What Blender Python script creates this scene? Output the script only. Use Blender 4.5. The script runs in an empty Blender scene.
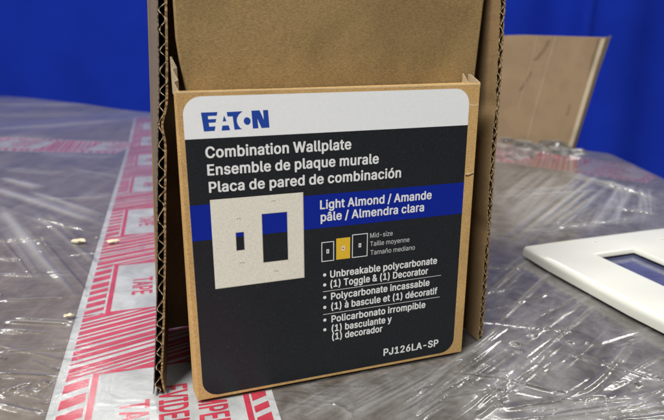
import bpy, bmesh, math, random
import numpy as np
from mathutils import Vector

random.seed(7)
RNG = np.random.default_rng(11)
scene = bpy.context.scene
COL = scene.collection
MM = 0.001

# ------------------------------------------------------------------ camera
F, CX, CY = 580.0, 332.0, 210.0
PITCH = math.radians(16.5)
CAM = np.array([0.0, 0.0, 149.8])            # millimetres


def ray(px, py):
    x, y, z = (px - CX) / F, -(py - CY) / F, -1.0
    return np.array([x, -z * math.cos(PITCH) + y * math.sin(PITCH), y * math.cos(PITCH) + z * math.sin(PITCH)])


def on_ground(px, py, z=0.0):                 # photo point -> point on the table plane (mm)
    d = ray(px, py)
    return CAM + d * ((z - CAM[2]) / d[2])


def on_depth(px, py, Y):                      # photo point -> point at distance Y (mm)
    d = ray(px, py)
    return CAM + d * (Y / d[1])


def on_plane(px, py, o, n):
    d = ray(px, py)
    return CAM + d * (np.dot(o - CAM, n) / np.dot(d, n))


cam_data = bpy.data.cameras.new('camera')
cam = bpy.data.objects.new('camera', cam_data)
COL.objects.link(cam)
cam.location = Vector(CAM * MM)
cam.rotation_euler = (math.radians(90) - PITCH, 0, 0)
cam_data.sensor_width = 36.0
cam_data.lens = 36.0 * F / 664.0
cam_data.clip_start = 0.01
cam_data.clip_end = 50.0
cam_data.dof.use_dof = True
cam_data.dof.focus_distance = 0.258
cam_data.dof.aperture_fstop = 15.0
scene.camera = cam

# ------------------------------------------------------------------ helpers


def link(o, parent=None):
    COL.objects.link(o)
    if parent is not None:
        o.parent = parent
        o.matrix_parent_inverse = parent.matrix_basis.inverted()
    return o


def tag(o, label, cat, group=None, kind=None):
    o['label'] = label
    o['category'] = cat
    if group:
        o['group'] = group
    if kind:
        o['kind'] = kind
    return o


def thing(name, label, cat, loc=(0, 0, 0), group=None):
    o = bpy.data.objects.new(name, None)
    o.empty_display_size = 0.02
    o.location = Vector(loc) * MM
    COL.objects.link(o)
    return tag(o, label, cat, group)


def mesh_obj(name, verts, faces, mats, parent=None, smooth=False, midx=None):
    """verts in world millimetres"""
    me = bpy.data.meshes.new(name)
    me.from_pydata([tuple(np.asarray(v, float) * MM) for v in verts], [], [tuple(f) for f in faces])
    for m in (mats if isinstance(mats, (list, tuple)) else [mats]):
        me.materials.append(m)
    if midx is not None:
        for p, i in zip(me.polygons, midx):
            p.material_index = i
    if smooth:
        for p in me.polygons:
            p.use_smooth = True
    me.update()
    return link(bpy.data.objects.new(name, me), parent)


def bm_obj(name, bm, mat, parent=None, smooth=False):
    me = bpy.data.meshes.new(name)
    bmesh.ops.recalc_face_normals(bm, faces=bm.faces[:])
    bm.to_mesh(me)
    bm.free()
    me.materials.append(mat)
    if smooth:
        for p in me.polygons:
            p.use_smooth = True
    return link(bpy.data.objects.new(name, me), parent)


# ------------------------------------------------------------------ materials


def new_mat(name):
    m = bpy.data.materials.new(name)
    m.use_nodes = True
    nt = m.node_tree
    b = nt.nodes['Principled BSDF']
    return m, nt, b


def nd(nt, t, **kw):
    n = nt.nodes.new(t)
    for k, v in kw.items():
        if k in n.inputs:
            n.inputs[k].default_value = v
        else:
            setattr(n, k, v)
    return n


def coords(nt, scale=(1, 1, 1), rot=(0, 0, 0)):
    tc = nt.nodes.new('ShaderNodeTexCoord')
    mp = nt.nodes.new('ShaderNodeMapping')
    mp.inputs['Scale'].default_value = scale
    mp.inputs['Rotation'].default_value = rot
    nt.links.new(tc.outputs['Object'], mp.inputs['Vector'])
    return mp.outputs['Vector']


def noise(nt, vec, scale, detail=4, rough=0.6, dist=0.0):
    n = nt.nodes.new('ShaderNodeTexNoise')
    n.inputs['Scale'].default_value = scale
    n.inputs['Detail'].default_value = detail
    n.inputs['Roughness'].default_value = rough
    n.inputs['Distortion'].default_value = dist
    nt.links.new(vec, n.inputs['Vector'])
    return n.outputs['Fac']


def ramp(nt, fac, stops):
    r = nt.nodes.new('ShaderNodeValToRGB')
    els = r.color_ramp.elements
    els[0].position, els[0].color = stops[0][0], (*stops[0][1], 1)
    els[1].position, els[1].color = stops[-1][0], (*stops[-1][1], 1)
    for p, c in stops[1:-1]:
        e = els.new(p)
        e.color = (*c, 1)
    nt.links.new(fac, r.inputs['Fac'])
    return r.outputs['Color']


def mixc(nt, fac, a, b, mode='MIX'):
    m = nt.nodes.new('ShaderNodeMix')
    m.data_type = 'RGBA'
    m.blend_type = mode
    for s, v in ((m.inputs[0], fac), (m.inputs[6], a), (m.inputs[7], b)):
        if isinstance(v, (int, float)):
            s.default_value = v
        elif isinstance(v, tuple):
            s.default_value = (*v, 1)
        else:
            nt.links.new(v, s)
    return m.outputs[2]


def math_n(nt, op, a, b=0.0, clamp=False):
    m = nt.nodes.new('ShaderNodeMath')
    m.operation = op
    m.use_clamp = clamp
    for s, v in ((m.inputs[0], a), (m.inputs[1], b)):
        if isinstance(v, (int, float)):
            s.default_value = v
        else:
            nt.links.new(v, s)
    return m.outputs[0]


def bump(nt, h, strength, dist):
    b = nt.nodes.new('ShaderNodeBump')
    b.inputs['Strength'].default_value = strength
    b.inputs['Distance'].default_value = dist
    nt.links.new(h, b.inputs['Height'])
    return b.outputs['Normal']


def kraft(name, dark, light, stain=0.25, bmp=0.25, fleck=0.35):
    m, nt, b = new_mat(name)
    v = coords(nt)
    vf = coords(nt, (0.4, 1, 1.7), (0.2, 0.1, 0.3))
    fib = noise(nt, vf, 1500, 6, 0.75)
    fine = noise(nt, v, 2600, 4, 0.7)
    big = noise(nt, v, 28, 4, 0.55, 0.4)
    f1 = mixc(nt, 0.5, fib, fine)
    c = ramp(nt, f1, [(0.40, dark), (0.60, light)])
    st = ramp(nt, big, [(0.42, (1 - stain,) * 3), (0.6, (1, 1, 1))])
    c = mixc(nt, 1.0, c, st, 'MULTIPLY')
    fl = ramp(nt, noise(nt, coords(nt, (1, 0.5, 1.3), (0, 0.4, 0.6)), 900, 2, 0.5), [(0.70, (0, 0, 0)), (0.80, (1, 1, 1))])
    c = mixc(nt, math_n(nt, 'MULTIPLY', fl, fleck), c, tuple(min(1, x * 1.5) for x in light))
    dk = ramp(nt, noise(nt, coords(nt, (0.3, 1.2, 1.5), (0.5, 0.2, -0.35)), 750, 3, 0.6), [(0.70, (0, 0, 0)), (0.78, (1, 1, 1))])
    c = mixc(nt, math_n(nt, 'MULTIPLY', dk, 0.45), c, tuple(x * 0.55 for x in dark))
    nt.links.new(c, b.inputs['Base Color'])
    b.inputs['Roughness'].default_value = 0.82
    b.inputs['Specular IOR Level'].default_value = 0.25
    nt.links.new(bump(nt, f1, bmp, 0.0002), b.inputs['Normal'])
    return m


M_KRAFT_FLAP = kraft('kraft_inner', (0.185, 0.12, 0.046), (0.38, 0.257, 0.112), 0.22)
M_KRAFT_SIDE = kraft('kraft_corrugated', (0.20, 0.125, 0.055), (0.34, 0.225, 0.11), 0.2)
M_KRAFT_LINER = kraft('kraft_liner_edge', (0.32, 0.24, 0.14), (0.55, 0.44, 0.29), 0.3)
M_CORE_SHADE = kraft('kraft_core_shade', (0.06, 0.035, 0.016), (0.11, 0.07, 0.035), 0.2)  # darkened so the shade deep in the flutes sits in the colour
M_KRAFT_GREY = kraft('kraft_outer_dark', (0.125, 0.092, 0.066), (0.20, 0.152, 0.112), 0.15)  # darker, greyer board colour for the left panel's outer face
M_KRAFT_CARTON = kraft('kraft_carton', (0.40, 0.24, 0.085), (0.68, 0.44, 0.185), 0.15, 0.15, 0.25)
M_KRAFT_FAR = kraft('kraft_far', (0.27, 0.185, 0.105), (0.38, 0.27, 0.165), 0.12)


def paint(name, colr, rough=0.4, grain=0.0, gscale=1500, spec=0.4, speck=None):
    m, nt, b = new_mat(name)
    v = coords(nt)
    n = noise(nt, v, gscale, 3, 0.7)
    lo = tuple(max(0, x * (1 - grain)) for x in colr)
    hi = tuple(min(1, x * (1 + grain)) for x in colr)
    c = ramp(nt, n, [(0.3, lo), (0.7, hi)])
    if speck:
        s = ramp(nt, noise(nt, v, 1700, 2, 0.5), [(speck[0], (0, 0, 0)), (speck[0] + 0.05, (1, 1, 1))])
        c = mixc(nt, math_n(nt, 'MULTIPLY', s, speck[1]), c, (0.6, 0.6, 0.6))
    nt.links.new(c, b.inputs['Base Color'])
    sm = noise(nt, v, 22, 5, 0.65, 0.6)
    nt.links.new(math_n(nt, 'MULTIPLY', math_n(nt, 'ADD', math_n(nt, 'MULTIPLY', sm, 0.8), 0.6), rough), b.inputs['Roughness'])
    b.inputs['Specular IOR Level'].default_value = spec
    nt.links.new(bump(nt, noise(nt, v, 500, 3, 0.6), 0.06, 0.0003), b.inputs['Normal'])
    return m


M_WHITE = paint('label_white', (0.79, 0.81, 0.81), 0.38, 0.03, 900)
M_BLACK = paint('label_black', (0.0135, 0.0155, 0.019), 0.34, 0.3, 1400, 0.28, (0.70, 0.12))
M_BLUE = paint('label_blue', (0.003, 0.017, 0.27), 0.34, 0.12, 1400, 0.22, (0.73, 0.05))
M_LOGO = paint('logo_blue', (0.012, 0.055, 0.33), 0.42, 0.1)
M_INK = paint('label_white_ink', (0.74, 0.75, 0.74), 0.45, 0.04)
M_GREYINK = paint('label_grey_ink', (0.58, 0.59, 0.59), 0.45, 0.08)
M_IVORY = paint('picture_ivory', (0.72, 0.70, 0.60), 0.42, 0.12, 1500)
M_IVLINE = paint('picture_line', (0.33, 0.31, 0.25), 0.45)
M_IVEDGE = paint('picture_edge', (0.50, 0.475, 0.385), 0.42)
M_YELLOW = paint('label_yellow', (0.72, 0.46, 0.03), 0.42, 0.06)
M_RED = paint('icon_red', (0.5, 0.05, 0.02), 0.45)
M_PLATE = paint('almond_plastic', (0.61, 0.605, 0.535), 0.22, 0.01, 300, 0.5)
M_RECESS = paint('recess_shade_blue', (0.075, 0.08, 0.15), 0.14, 0.45, 40, 0.9)  # shaded recess and the curtain's blue reflection put into the colour
M_CRUMB = paint('foam_crumb', (0.66, 0.57, 0.40), 0.8, 0.2, 600)


def tape_white():
    m, nt, b = new_mat('tape_white')
    v = coords(nt)
    c = ramp(nt, noise(nt, v, 45, 5, 0.65, 0.6), [(0.35, (0.40, 0.41, 0.40)), (0.58, (0.60, 0.61, 0.59))])
    nt.links.new(c, b.inputs['Base Color'])
    b.inputs['Roughness'].default_value = 0.35
    nt.links.new(bump(nt, noise(nt, v, 90, 5, 0.6), 0.45, 0.002), b.inputs['Normal'])
    return m


M_TAPE = tape_white()
M_TAPERED = paint('tape_red', (0.56, 0.016, 0.052), 0.4, 0.2, 120)


def load_mat():
    m, nt, b = new_mat('wrapped_load')
    v = coords(nt)
    n1 = noise(nt, v, 6.0, 5, 0.6, 0.8)
    n2 = noise(nt, coords(nt, (1.0, 0.22, 1), (0, 0, -0.75)), 26, 6, 0.65, 0.5)
    n3 = noise(nt, v, 70, 5, 0.65, 0.4)
    mx = mixc(nt, 0.5, mixc(nt, 0.5, n1, n2), n3)
    c = ramp(nt, mx, [(0.39, (0.05, 0.039, 0.03)), (0.48, (0.122, 0.106, 0.091)), (0.57, (0.215, 0.203, 0.19))])
    # bare kraft board shows through on the left of the load
    sx = nt.nodes.new('ShaderNodeSeparateXYZ')
    nt.links.new(v, sx.inputs[0])
    lf = math_n(nt, 'MULTIPLY_ADD', sx.outputs['X'], -6.0)
    lf2 = math_n(nt, 'ADD', lf, math_n(nt, 'MULTIPLY', n1, 1.2))
    lf3 = math_n(nt, 'SUBTRACT', lf2, 0.85, True)
    c2 = ramp(nt, n2, [(0.35, (0.055, 0.038, 0.025)), (0.6, (0.18, 0.128, 0.083))])
    c = mixc(nt, math_n(nt, 'MULTIPLY', lf3, 0.65), c, c2)
    nt.links.new(c, b.inputs['Base Color'])
    b.inputs['Roughness'].default_value = 0.6
    nt.links.new(bump(nt, n3, 0.5, 0.004), b.inputs['Normal'])
    return m


M_LOAD = load_mat()


def film_mat(name='stretch_film', haze=(0.028, 0.17), attr=True, bstr=0.03):
    m, nt, b = new_mat(name)
    nt.nodes.remove(b)
    out = nt.nodes['Material Output']
    v = coords(nt)
    streak = noise(nt, coords(nt, (1.0, 0.07, 1), (0, 0, -0.80)), 95, 5, 0.65, 0.7)
    streak2 = noise(nt, coords(nt, (0.06, 1.0, 1), (0, 0, 0.16)), 80, 5, 0.65, 0.7)
    crink = noise(nt, v, 120, 5, 0.62, 1.2)
    micro = noise(nt, v, 420, 3, 0.6, 0.6)
    h = math_n(nt, 'ADD', math_n(nt, 'MULTIPLY', streak, 0.9), math_n(nt, 'MULTIPLY', streak2, 0.5))
    h = math_n(nt, 'ADD', h, math_n(nt, 'MULTIPLY', crink, 0.9))
    h = math_n(nt, 'ADD', h, math_n(nt, 'MULTIPLY', micro, 0.16))
    nrm = bump(nt, h, bstr, 0.0042)
    tr = nt.nodes.new('ShaderNodeBsdfTransparent')
    tr.inputs['Color'].default_value = (0.95, 0.95, 0.96, 1)
    df = nt.nodes.new('ShaderNodeBsdfDiffuse')
    df.inputs['Color'].default_value = (0.75, 0.74, 0.725, 1)
    nt.links.new(nrm, df.inputs['Normal'])
    gl = nt.nodes.new('ShaderNodeBsdfGlossy')
    gl.inputs['Roughness'].default_value = 0.14
    gl.inputs['Color'].default_value = (1, 1, 1, 1)
    nt.links.new(nrm, gl.inputs['Normal'])
    hz = math_n(nt, 'MULTIPLY', ramp(nt, mixc(nt, 0.5, streak, crink), [(0.38, (0, 0, 0)), (0.66, (1, 1, 1))]), haze[1] * 0.16)
    if attr:
        at = nt.nodes.new('ShaderNodeAttribute')
        at.attribute_name = 'film_layers'
        hz = math_n(nt, 'ADD', hz, math_n(nt, 'MULTIPLY', at.outputs['Fac'], haze[1]))
    hz = math_n(nt, 'ADD', hz, haze[0], True)
    # a longer path through the milky sheet at a grazing angle
    lw = nt.nodes.new('ShaderNodeLayerWeight')
    lw.inputs['Blend'].default_value = 0.5
    cosv = math_n(nt, 'MAXIMUM', math_n(nt, 'SUBTRACT', 1.0, lw.outputs['Facing']), 0.10)
    hz = math_n(nt, 'SUBTRACT', 1.0, math_n(nt, 'POWER', math_n(nt, 'SUBTRACT', 1.0, hz), math_n(nt, 'DIVIDE', 0.45, cosv)), True)
    m1 = nt.nodes.new('ShaderNodeMixShader')
    nt.links.new(hz, m1.inputs[0])
    nt.links.new(tr.outputs[0], m1.inputs[1])
    nt.links.new(df.outputs[0], m1.inputs[2])
    fr = nt.nodes.new('ShaderNodeFresnel')
    fr.inputs['IOR'].default_value = 1.5
    nt.links.new(nrm, fr.inputs['Normal'])
    fr2 = math_n(nt, 'MULTIPLY', fr.outputs[0], 0.9, True)
    m2 = nt.nodes.new('ShaderNodeMixShader')
    nt.links.new(fr2, m2.inputs[0])
    nt.links.new(m1.outputs[0], m2.inputs[1])
    nt.links.new(gl.outputs[0], m2.inputs[2])
    nt.links.new(m2.outputs[0], out.inputs['Surface'])
    return m


M_FILM = film_mat()
M_FILM_LOOSE = film_mat('loose_film', (0.02, 0.10), False, 0.4)


def curtain_mat():
    m, nt, b = new_mat('curtain_cloth')
    v = coords(nt)
    c = ramp(nt, noise(nt, v, 3, 4, 0.6), [(0.3, (0.009, 0.034, 0.43)), (0.7, (0.012, 0.043, 0.52))])
    nt.links.new(c, b.inputs['Base Color'])
    b.inputs['Roughness'].default_value = 0.9
    b.inputs['Specular IOR Level'].default_value = 0.1
    nt.links.new(bump(nt, noise(nt, coords(nt, (1, 1, 1)), 700, 2, 0.5), 0.2, 0.0006), b.inputs['Normal'])
    return m


M_CURTAIN = curtain_mat()

# ------------------------------------------------------------------ pallet load
# outline of the load's top (mm): signed distance to its back and right edges
BACK = [(-2600, 2760), (-935, 1690), (-375, 1268), (35, 1025), (352, 846), (404, 792), (398, 660), (390, 520), (402, 300), (440, -500)]


def edge_inside(x, y):
    """distance inside the back/right edge polyline (negative outside)"""
    best = np.full(x.shape, 1e9)
    sign = np.ones(x.shape)
    for (ax, ay), (bx, by) in zip(BACK[:-1], BACK[1:]):
        dx, dy = bx - ax, by - ay
        l2 = dx * dx + dy * dy
        t = np.clip(((x - ax) * dx + (y - ay) * dy) / l2, 0, 1)
        ex, ey = x - (ax + t * dx), y - (ay + t * dy)
        d = np.hypot(ex, ey)
        s = np.where(dx * ey - dy * ex <= 0, 1.0, -1.0)   # right-hand side of the walk is inside
        upd = d < best
        best = np.where(upd, d, best)
        sign = np.where(upd, s, sign)
    return best * sign


def base_z(x, y):
    x = np.asarray(x, float)
    y = np.asarray(y, float)
    s = edge_inside(x, y)
    R = 32.0
    r = np.clip(R - s, 0, R)
    z = -R + np.sqrt(np.maximum(R * R - r * r, 0))
    z = z - np.clip(-s, 0, 80) * 5.0
    far = np.clip((y - 480) / 500, 0, 1)
    wav = (np.sin(x / 61.0 + 1.3) * np.sin(y / 83.0 + 0.4) * 2.4 + np.sin(x / 147.0 - y / 120.0) * 3.0) * far
    return z - 2.2 + wav * np.clip(s / 60, 0, 1)


def spaced(breaks):
    out = []
    for a, b, st in breaks:
        out.append(np.arange(a, b, st))
    return np.concatenate(out + [np.array([breaks[-1][1]])])


def grid_mesh(name, gx, gy, Z, mat, parent, attrs=None):
    nx, ny = len(gx), len(gy)
    X, Y = np.meshgrid(gx, gy)
    co = np.stack([X, Y, Z], -1).reshape(-1, 3) * MM
    i = np.arange(nx * ny).reshape(ny, nx)
    q = np.stack([i[:-1, :-1], i[:-1, 1:], i[1:, 1:], i[1:, :-1]], -1).reshape(-1, 4)
    me = bpy.data.meshes.new(name)
    me.vertices.add(len(co))
    me.vertices.foreach_set('co', co.ravel())
    me.loops.add(q.size)
    me.loops.foreach_set('vertex_index', q.ravel().astype(np.int32))
    me.polygons.add(len(q))
    me.polygons.foreach_set('loop_start', np.arange(0, q.size, 4, dtype=np.int32))
    me.polygons.foreach_set('loop_total', np.full(len(q), 4, dtype=np.int32))
    me.update(calc_edges=True)
    me.polygons.foreach_set('use_smooth', np.ones(len(q), dtype=bool))
    for k, v in (attrs or {}).items():
        a = me.attributes.new(k, 'FLOAT', 'POINT')
        a.data.foreach_set('value', v.ravel().astype(np.float32))
    me.materials.append(mat)
    me.update()
    return link(bpy.data.objects.new(name, me), parent)


pallet = thing('pallet_load', 'grey pallet load wrapped in wrinkled shiny clear stretch film', 'pallet load', (0, 600, -300))
gx = spaced([(-2500, -700, 60), (-700, 480, 10), (480, 600, 30)])
gy = spaced([(-400, 100, 50), (100, 900, 10), (900, 2000, 20), (2000, 2900, 60)])
XX, YY = np.meshgrid(gx, gy)
grid_mesh('goods_top', gx, gy, base_z(XX, YY), M_LOAD, pallet)

# ---- film: a fine height field with its folds
fx = spaced([(-2500, -900, 60), (-900, -260, 4), (-260, 330, 0.8), (330, 510, 3), (510, 600, 30)])
fy = spaced([(-400, 120, 40), (120, 180, 2), (180, 480, 0.8), (480, 760, 1.8), (760, 1300, 4), (1300, 2000, 10), (2000, 2900, 60)])
FX, FY = np.meshgrid(fx, fy)
FZ = np.zeros_like(FX)
FL = np.zeros_like(FX)


def ridge(p, q, sig, h, sharp=1.2, layer=0.0, curve=0.0, band=2.5):
    """one fold of the film from p to q (mm on the table)"""
    p, q = np.asarray(p[:2], float), np.asarray(q[:2], float)
    L = np.linalg.norm(q - p)
    if L < 1:
        return
    m = sig * 6 + abs(curve) + 2
    x0, x1 = min(p[0], q[0]) - m, max(p[0], q[0]) + m
    y0, y1 = min(p[1], q[1]) - m, max(p[1], q[1]) + m
    a, b = np.searchsorted(fx, [x0, x1])
    c, d = np.searchsorted(fy, [y0, y1])
    if b - a < 2 or d - c < 2:
        return
    X, Y = FX[c:d, a:b], FY[c:d, a:b]
    dv = (q - p) / L
    t = ((X - p[0]) * dv[0] + (Y - p[1]) * dv[1]) / L
    e = -(X - p[0]) * dv[1] + (Y - p[1]) * dv[0]
    e = e - curve * np.sin(np.pi * np.clip(t, 0, 1))
    env = np.clip(np.minimum(t, 1 - t) * 4.5, 0, 1)
    env = env * env * (3 - 2 * env)
    # a tent fold: two flat flanks, one steeper than the other, with a soft crest and foot
    k = RNG.uniform(1.2, 2.2)
    if RNG.uniform() < 0.5:
        e = -e
    w = np.where(e < 0, 1.8 * sig, 1.8 * sig * k)
    r = 1 - np.sqrt((np.abs(e) / w) ** 2 + 0.008) + 0.09
    prof = 0.5 * (r + np.sqrt(r * r + 0.002)) - 0.002
    prof = np.where(r > -1.2, np.maximum(prof, 0), 0)
    FZ[c:d, a:b] = np.maximum(FZ[c:d, a:b], 0) * 0 + FZ[c:d, a:b] + h * prof * env
    if layer:
        FL[c:d, a:b] += layer * env * np.exp(-(np.abs(e) / (sig * band)) ** 2)


def px_ridge(x0, y0, x1, y1, sig, h, comp=4, layer=0.25, curve=0.0, spread=None):
    layer *= 1.4 if y0 > 250 or x0 > 300 else 0.75
    p, q = on_ground(x0, y0)[:2], on_ground(x1, y1)[:2]
    ratio = h / sig
    sig = sig * (0.5 if y0 > 250 else 0.55)
    h = sig * ratio * 0.36 * RNG.uniform(0.75, 1.25)
    ridge(p, q, sig, h, 1.25, layer, curve)
    L = np.linalg.norm(q - p)
    d = (q - p) / L
    n = np.array([-d[1], d[0]])
    spread = spread or sig * 8
    for _ in range(max(2, int(comp * 0.75)) if y0 > 300 else comp + 5):
        off = RNG.normal(0, spread)
        l2 = L * RNG.uniform(0.4, 1.0)
        s0 = RNG.uniform(-0.1, 1.1) * (L - l2)
        an = RNG.normal(0, 0.03)
        dd = d * math.cos(an) + n * math.sin(an)
        a = p + d * s0 + n * off
        ridge(a, a + dd * l2, sig * RNG.uniform(0.3, 0.8), h * RNG.uniform(0.15, 0.7), 1.25, layer * RNG.uniform(0, 0.8), RNG.normal(0, 0.5))


# right, near: folds pulled from the box toward the lower left and right
px_ridge(424, 384, 506, 322, 2.0, 6.5, 7, 0.5)
px_ridge(452, 408, 536, 354, 1.5, 4.2, 7, 0.4)
px_ridge(474, 408, 540, 352, 1.3, 3.0, 5, 0.25)
px_ridge(448, 371, 566, 394, 1.2, 2.4, 5, 0.2, 4)
px_ridge(495, 419, 670, 396, 2.4, 7.5, 9, 0.55, -4)
px_ridge(545, 424, 680, 404, 1.6, 4.0, 7, 0.4)
px_ridge(610, 414, 668, 405, 1.4, 3.5, 4, 0.3)
px_ridge(550, 404, 612, 364, 1.5, 4.5, 5, 0.3, -3)
px_ridge(606, 370, 630, 340, 1.6, 5.0, 5, 0.4)
px_ridge(462, 402, 572, 318, 1.4, 2.6, 6, 0.2)
px_ridge(488, 330, 560, 262, 1.4, 3.4, 7, 0.3)
px_ridge(505, 330, 590, 290, 1.2, 2.0, 6, 0.2)
px_ridge(480, 300, 540, 250, 1.4, 2.6, 5, 0.2)
px_ridge(590, 345, 664, 322, 1.2, 2.0, 5, 0.2)
px_ridge(560, 350, 664, 380, 1.2, 1.8, 6, 0.15)
px_ridge(420, 400, 520, 385, 1.2, 2.2, 6, 0.2)
# in front of the carton
px_ridge(276, 419, 372, 370, 1.6, 4.5, 7, 0.4)
px_ridge(300, 424, 352, 392, 1.4, 3.6, 6, 0.3)
px_ridge(340, 424, 446, 366, 1.9, 5.5, 8, 0.4)
px_ridge(366, 424, 440, 378, 1.5, 3.6, 6, 0.3)
px_ridge(402, 424, 470, 374, 1.4, 3.0, 6, 0.2)
px_ridge(318, 400, 352, 420, 1.3, 3.0, 3, 0.2, 4)
for (a, b, c, d) in ((262, 424, 330, 386), (292, 422, 398, 366), (322, 424, 420, 374), (352, 422, 412, 388), (386, 424, 500, 340), (412, 424, 468, 388), (440, 424, 520, 366),
                     (470, 424, 560, 352), (500, 390, 560, 340), (516, 372, 600, 300), (520, 345, 610, 280), (560, 415, 664, 350), (600, 420, 664, 384)):
    px_ridge(a, b, c, d, RNG.uniform(0.9, 1.5), RNG.uniform(2.4, 4.2), 2, 0.25, 0, 6)
# right, far: fan of folds running to the back edge
for (a, b, c, d, s, h) in ((496, 242, 584, 172, 2.2, 2.6), (508, 248, 600, 172, 2.2, 2.6), (528, 236, 600, 182, 2.0, 2.2), (500, 222, 560, 172, 2.4, 2.6),
                           (545, 232, 618, 178, 2.2, 2.4), (590, 232, 622, 182, 2.0, 3.2), (612, 224, 634, 182, 2.0, 3.0), (497, 205, 545, 168, 2.4, 2.6),
                           (643, 215, 640, 186, 2.0, 3.4), (560, 170, 645, 195, 3.0, 5.0), (600, 178, 664, 202, 3.0, 4.0), (520, 232, 664, 214, 2.2, 1.8),
                           (500, 196, 600, 190, 3.0, 2.2), (664, 214, 600, 205, 2.2, 2.4)):
    px_ridge(a, b, c, d, s, h, 6, 0.25, 0, 14)
# crumpled film at the foot of the far flap
for _ in range(60):
    p = on_ground(RNG.uniform(482, 575), RNG.uniform(138, 160))
    a = RNG.uniform(0, 3.14)
    l = RNG.uniform(15, 55)
    ridge(p[:2], p[:2] + np.array([math.cos(a), math.sin(a)]) * l, RNG.uniform(2.5, 5), RNG.uniform(3, 10), 1.3, 0.3)
# left
for (a, b, c, d, s, h, ly) in ((0, 176, 44, 188, 3.0, 4.5, 0.5), (-20, 184, 114, 226, 3.2, 3.2, 0.7), (-5, 205, 80, 300, 2.6, 3.2, 0.9), (14, 213, 98, 232, 2.0, 3.4, 0.2),
                               (-10, 257, 24, 259, 1.6, 2.4, 0.2), (-10, 272, 76, 275, 1.5, 2.4, 0.15), (0, 319, 76, 323, 1.6, 3.6, 0.3), (-10, 329, 26, 331, 1.6, 3.2, 0.2),
                               (-10, 371, 58, 375, 1.3, 2.6, 0.2), (2, 392, 30, 380, 1.2, 2.4, 0.2), (-6, 400, 44, 412, 1.2, 2.4, 0.2), (0, 386, 40, 390, 1.0, 1.8, 0.1),
                               (-10, 300, 70, 296, 1.6, 1.8, 0.15), (0, 350, 60, 346, 1.4, 1.8, 0.15), (-10, 240, 60, 236, 2.0, 2.0, 0.2),
                               (-20, 131, 128, 121, 5.0, 5.0, 0.6), (-20, 140, 60, 138, 4.0, 3.5, 0.3), (0, 168, 70, 172, 3.0, 4.0, 0.4), (70, 168, 130, 176, 2.5, 3.0, 0.4),
                               (-20, 113, 100, 112, 5.0, 4.0, 0.3), (20, 200, 122, 196, 2.6, 2.4, 0.3), (-10, 104, 100, 105, 5.0, 5.0, 0.4), (30, 152, 130, 156, 3.5, 2.0, 0.2)):
    px_ridge(a, b, c, d, s, h, 5, ly)
# over the tape: fine cross wrinkles
for _ in range(26):
    yy = RNG.uniform(150, 420)
    xx = RNG.uniform(110, 150) - (yy - 165) * 0.30
    px_ridge(xx - 20, yy, xx + RNG.uniform(10, 60), yy + RNG.uniform(-6, 4), 1.0, RNG.uniform(0.3, 0.9), 1, 0.03)
# loose creases all over
for _ in range(190):
    px, py = RNG.uniform(-60, 720), 100 + 330 * RNG.uniform(0, 1) ** 0.8
    p = on_ground(px, max(py, 112))[:2]
    right = px > 300
    a = RNG.normal(0.86 if right else -0.12, 0.22)
    if RNG.uniform() < 0.2:
        a = RNG.uniform(0, 3.14)
    sc = np.linalg.norm(p) / 300
    l = RNG.uniform(20, 100) * sc ** 0.8
    ridge(p, p + np.array([math.cos(a), math.sin(a)]) * l, RNG.uniform(0.35, 0.75) * sc ** 0.8, RNG.uniform(0.05, 0.28) * sc ** 0.6, 1.3, RNG.uniform(0, 0.15), RNG.normal(0, 0.6))
# small puckers that catch the light
for _ in range(32):
    px, py = (RNG.uniform(480, 680), RNG.uniform(300, 425)) if RNG.uniform() < 0.6 else (RNG.uniform(-20, 110), RNG.uniform(190, 425))
    p = on_ground(px, py)[:2]
    a = RNG.uniform(0, 3.14)
    ridge(p, p + np.array([math.cos(a), math.sin(a)]) * RNG.uniform(2.5, 8), RNG.uniform(0.5, 0.9), RNG.uniform(0.5, 1.2), 1.4, 0.1)

U2 = np.array([0.948, 0.3184])                 # the carton's width direction on the table
N2 = np.array([-0.3184, 0.948])                # from the carton's front to its back
BL = np.array([-56.8, 216.1])                  # front bottom left corner of the carton
# nothing pokes up through what stands on the film
ca = (FX - BL[0]) * U2[0] + (FY - BL[1]) * U2[1]
cb = (FX - BL[0]) * N2[0] + (FY - BL[1]) * N2[1]


def block(a, b, a0, a1, b0, b1, soft):
    d = np.maximum(np.maximum(a0 - a, a - a1), np.maximum(b0 - b, b - b1))
    return np.clip(d / soft, 0, 1)


keep = block(ca, cb, -2, 130, -1, 14, 5)
PC = np.array([134.5, 391.0])                  # wall plate's far left corner
PA = np.array([0.948, 0.3184])
PB = np.array([0.3184, -0.948])
pa = (FX - PC[0]) * PA[0] + (FY - PC[1]) * PA[1]
pb = (FX - PC[0]) * PB[0] + (FY - PC[1]) * PB[1]
keep = keep * block(pa, pb, -3, 140, -3, 135, 10)
FZ = FZ * keep
# over the printed tape the film lies stretched and nearly smooth
tc = (FX + 118) * 0.9615 + (FY - 203) * 0.275
on_tape = np.clip(np.minimum(tc + 2, 96 - tc) / 8, 0, 1) * np.clip((900 - FY) / 300, 0, 1)
FZ = FZ * (1 - 0.86 * on_tape)
FL = FL * (1 - 0.7 * on_tape)
FZ = np.minimum(FZ, 9.0)
FILM_Z = base_z(FX, FY) + 1.3 + FZ
grid_mesh('stretch_film', fx, fy, FILM_Z, M_FILM, pallet, {'film_layers': np.clip(FL, 0, 1.2)})

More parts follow.
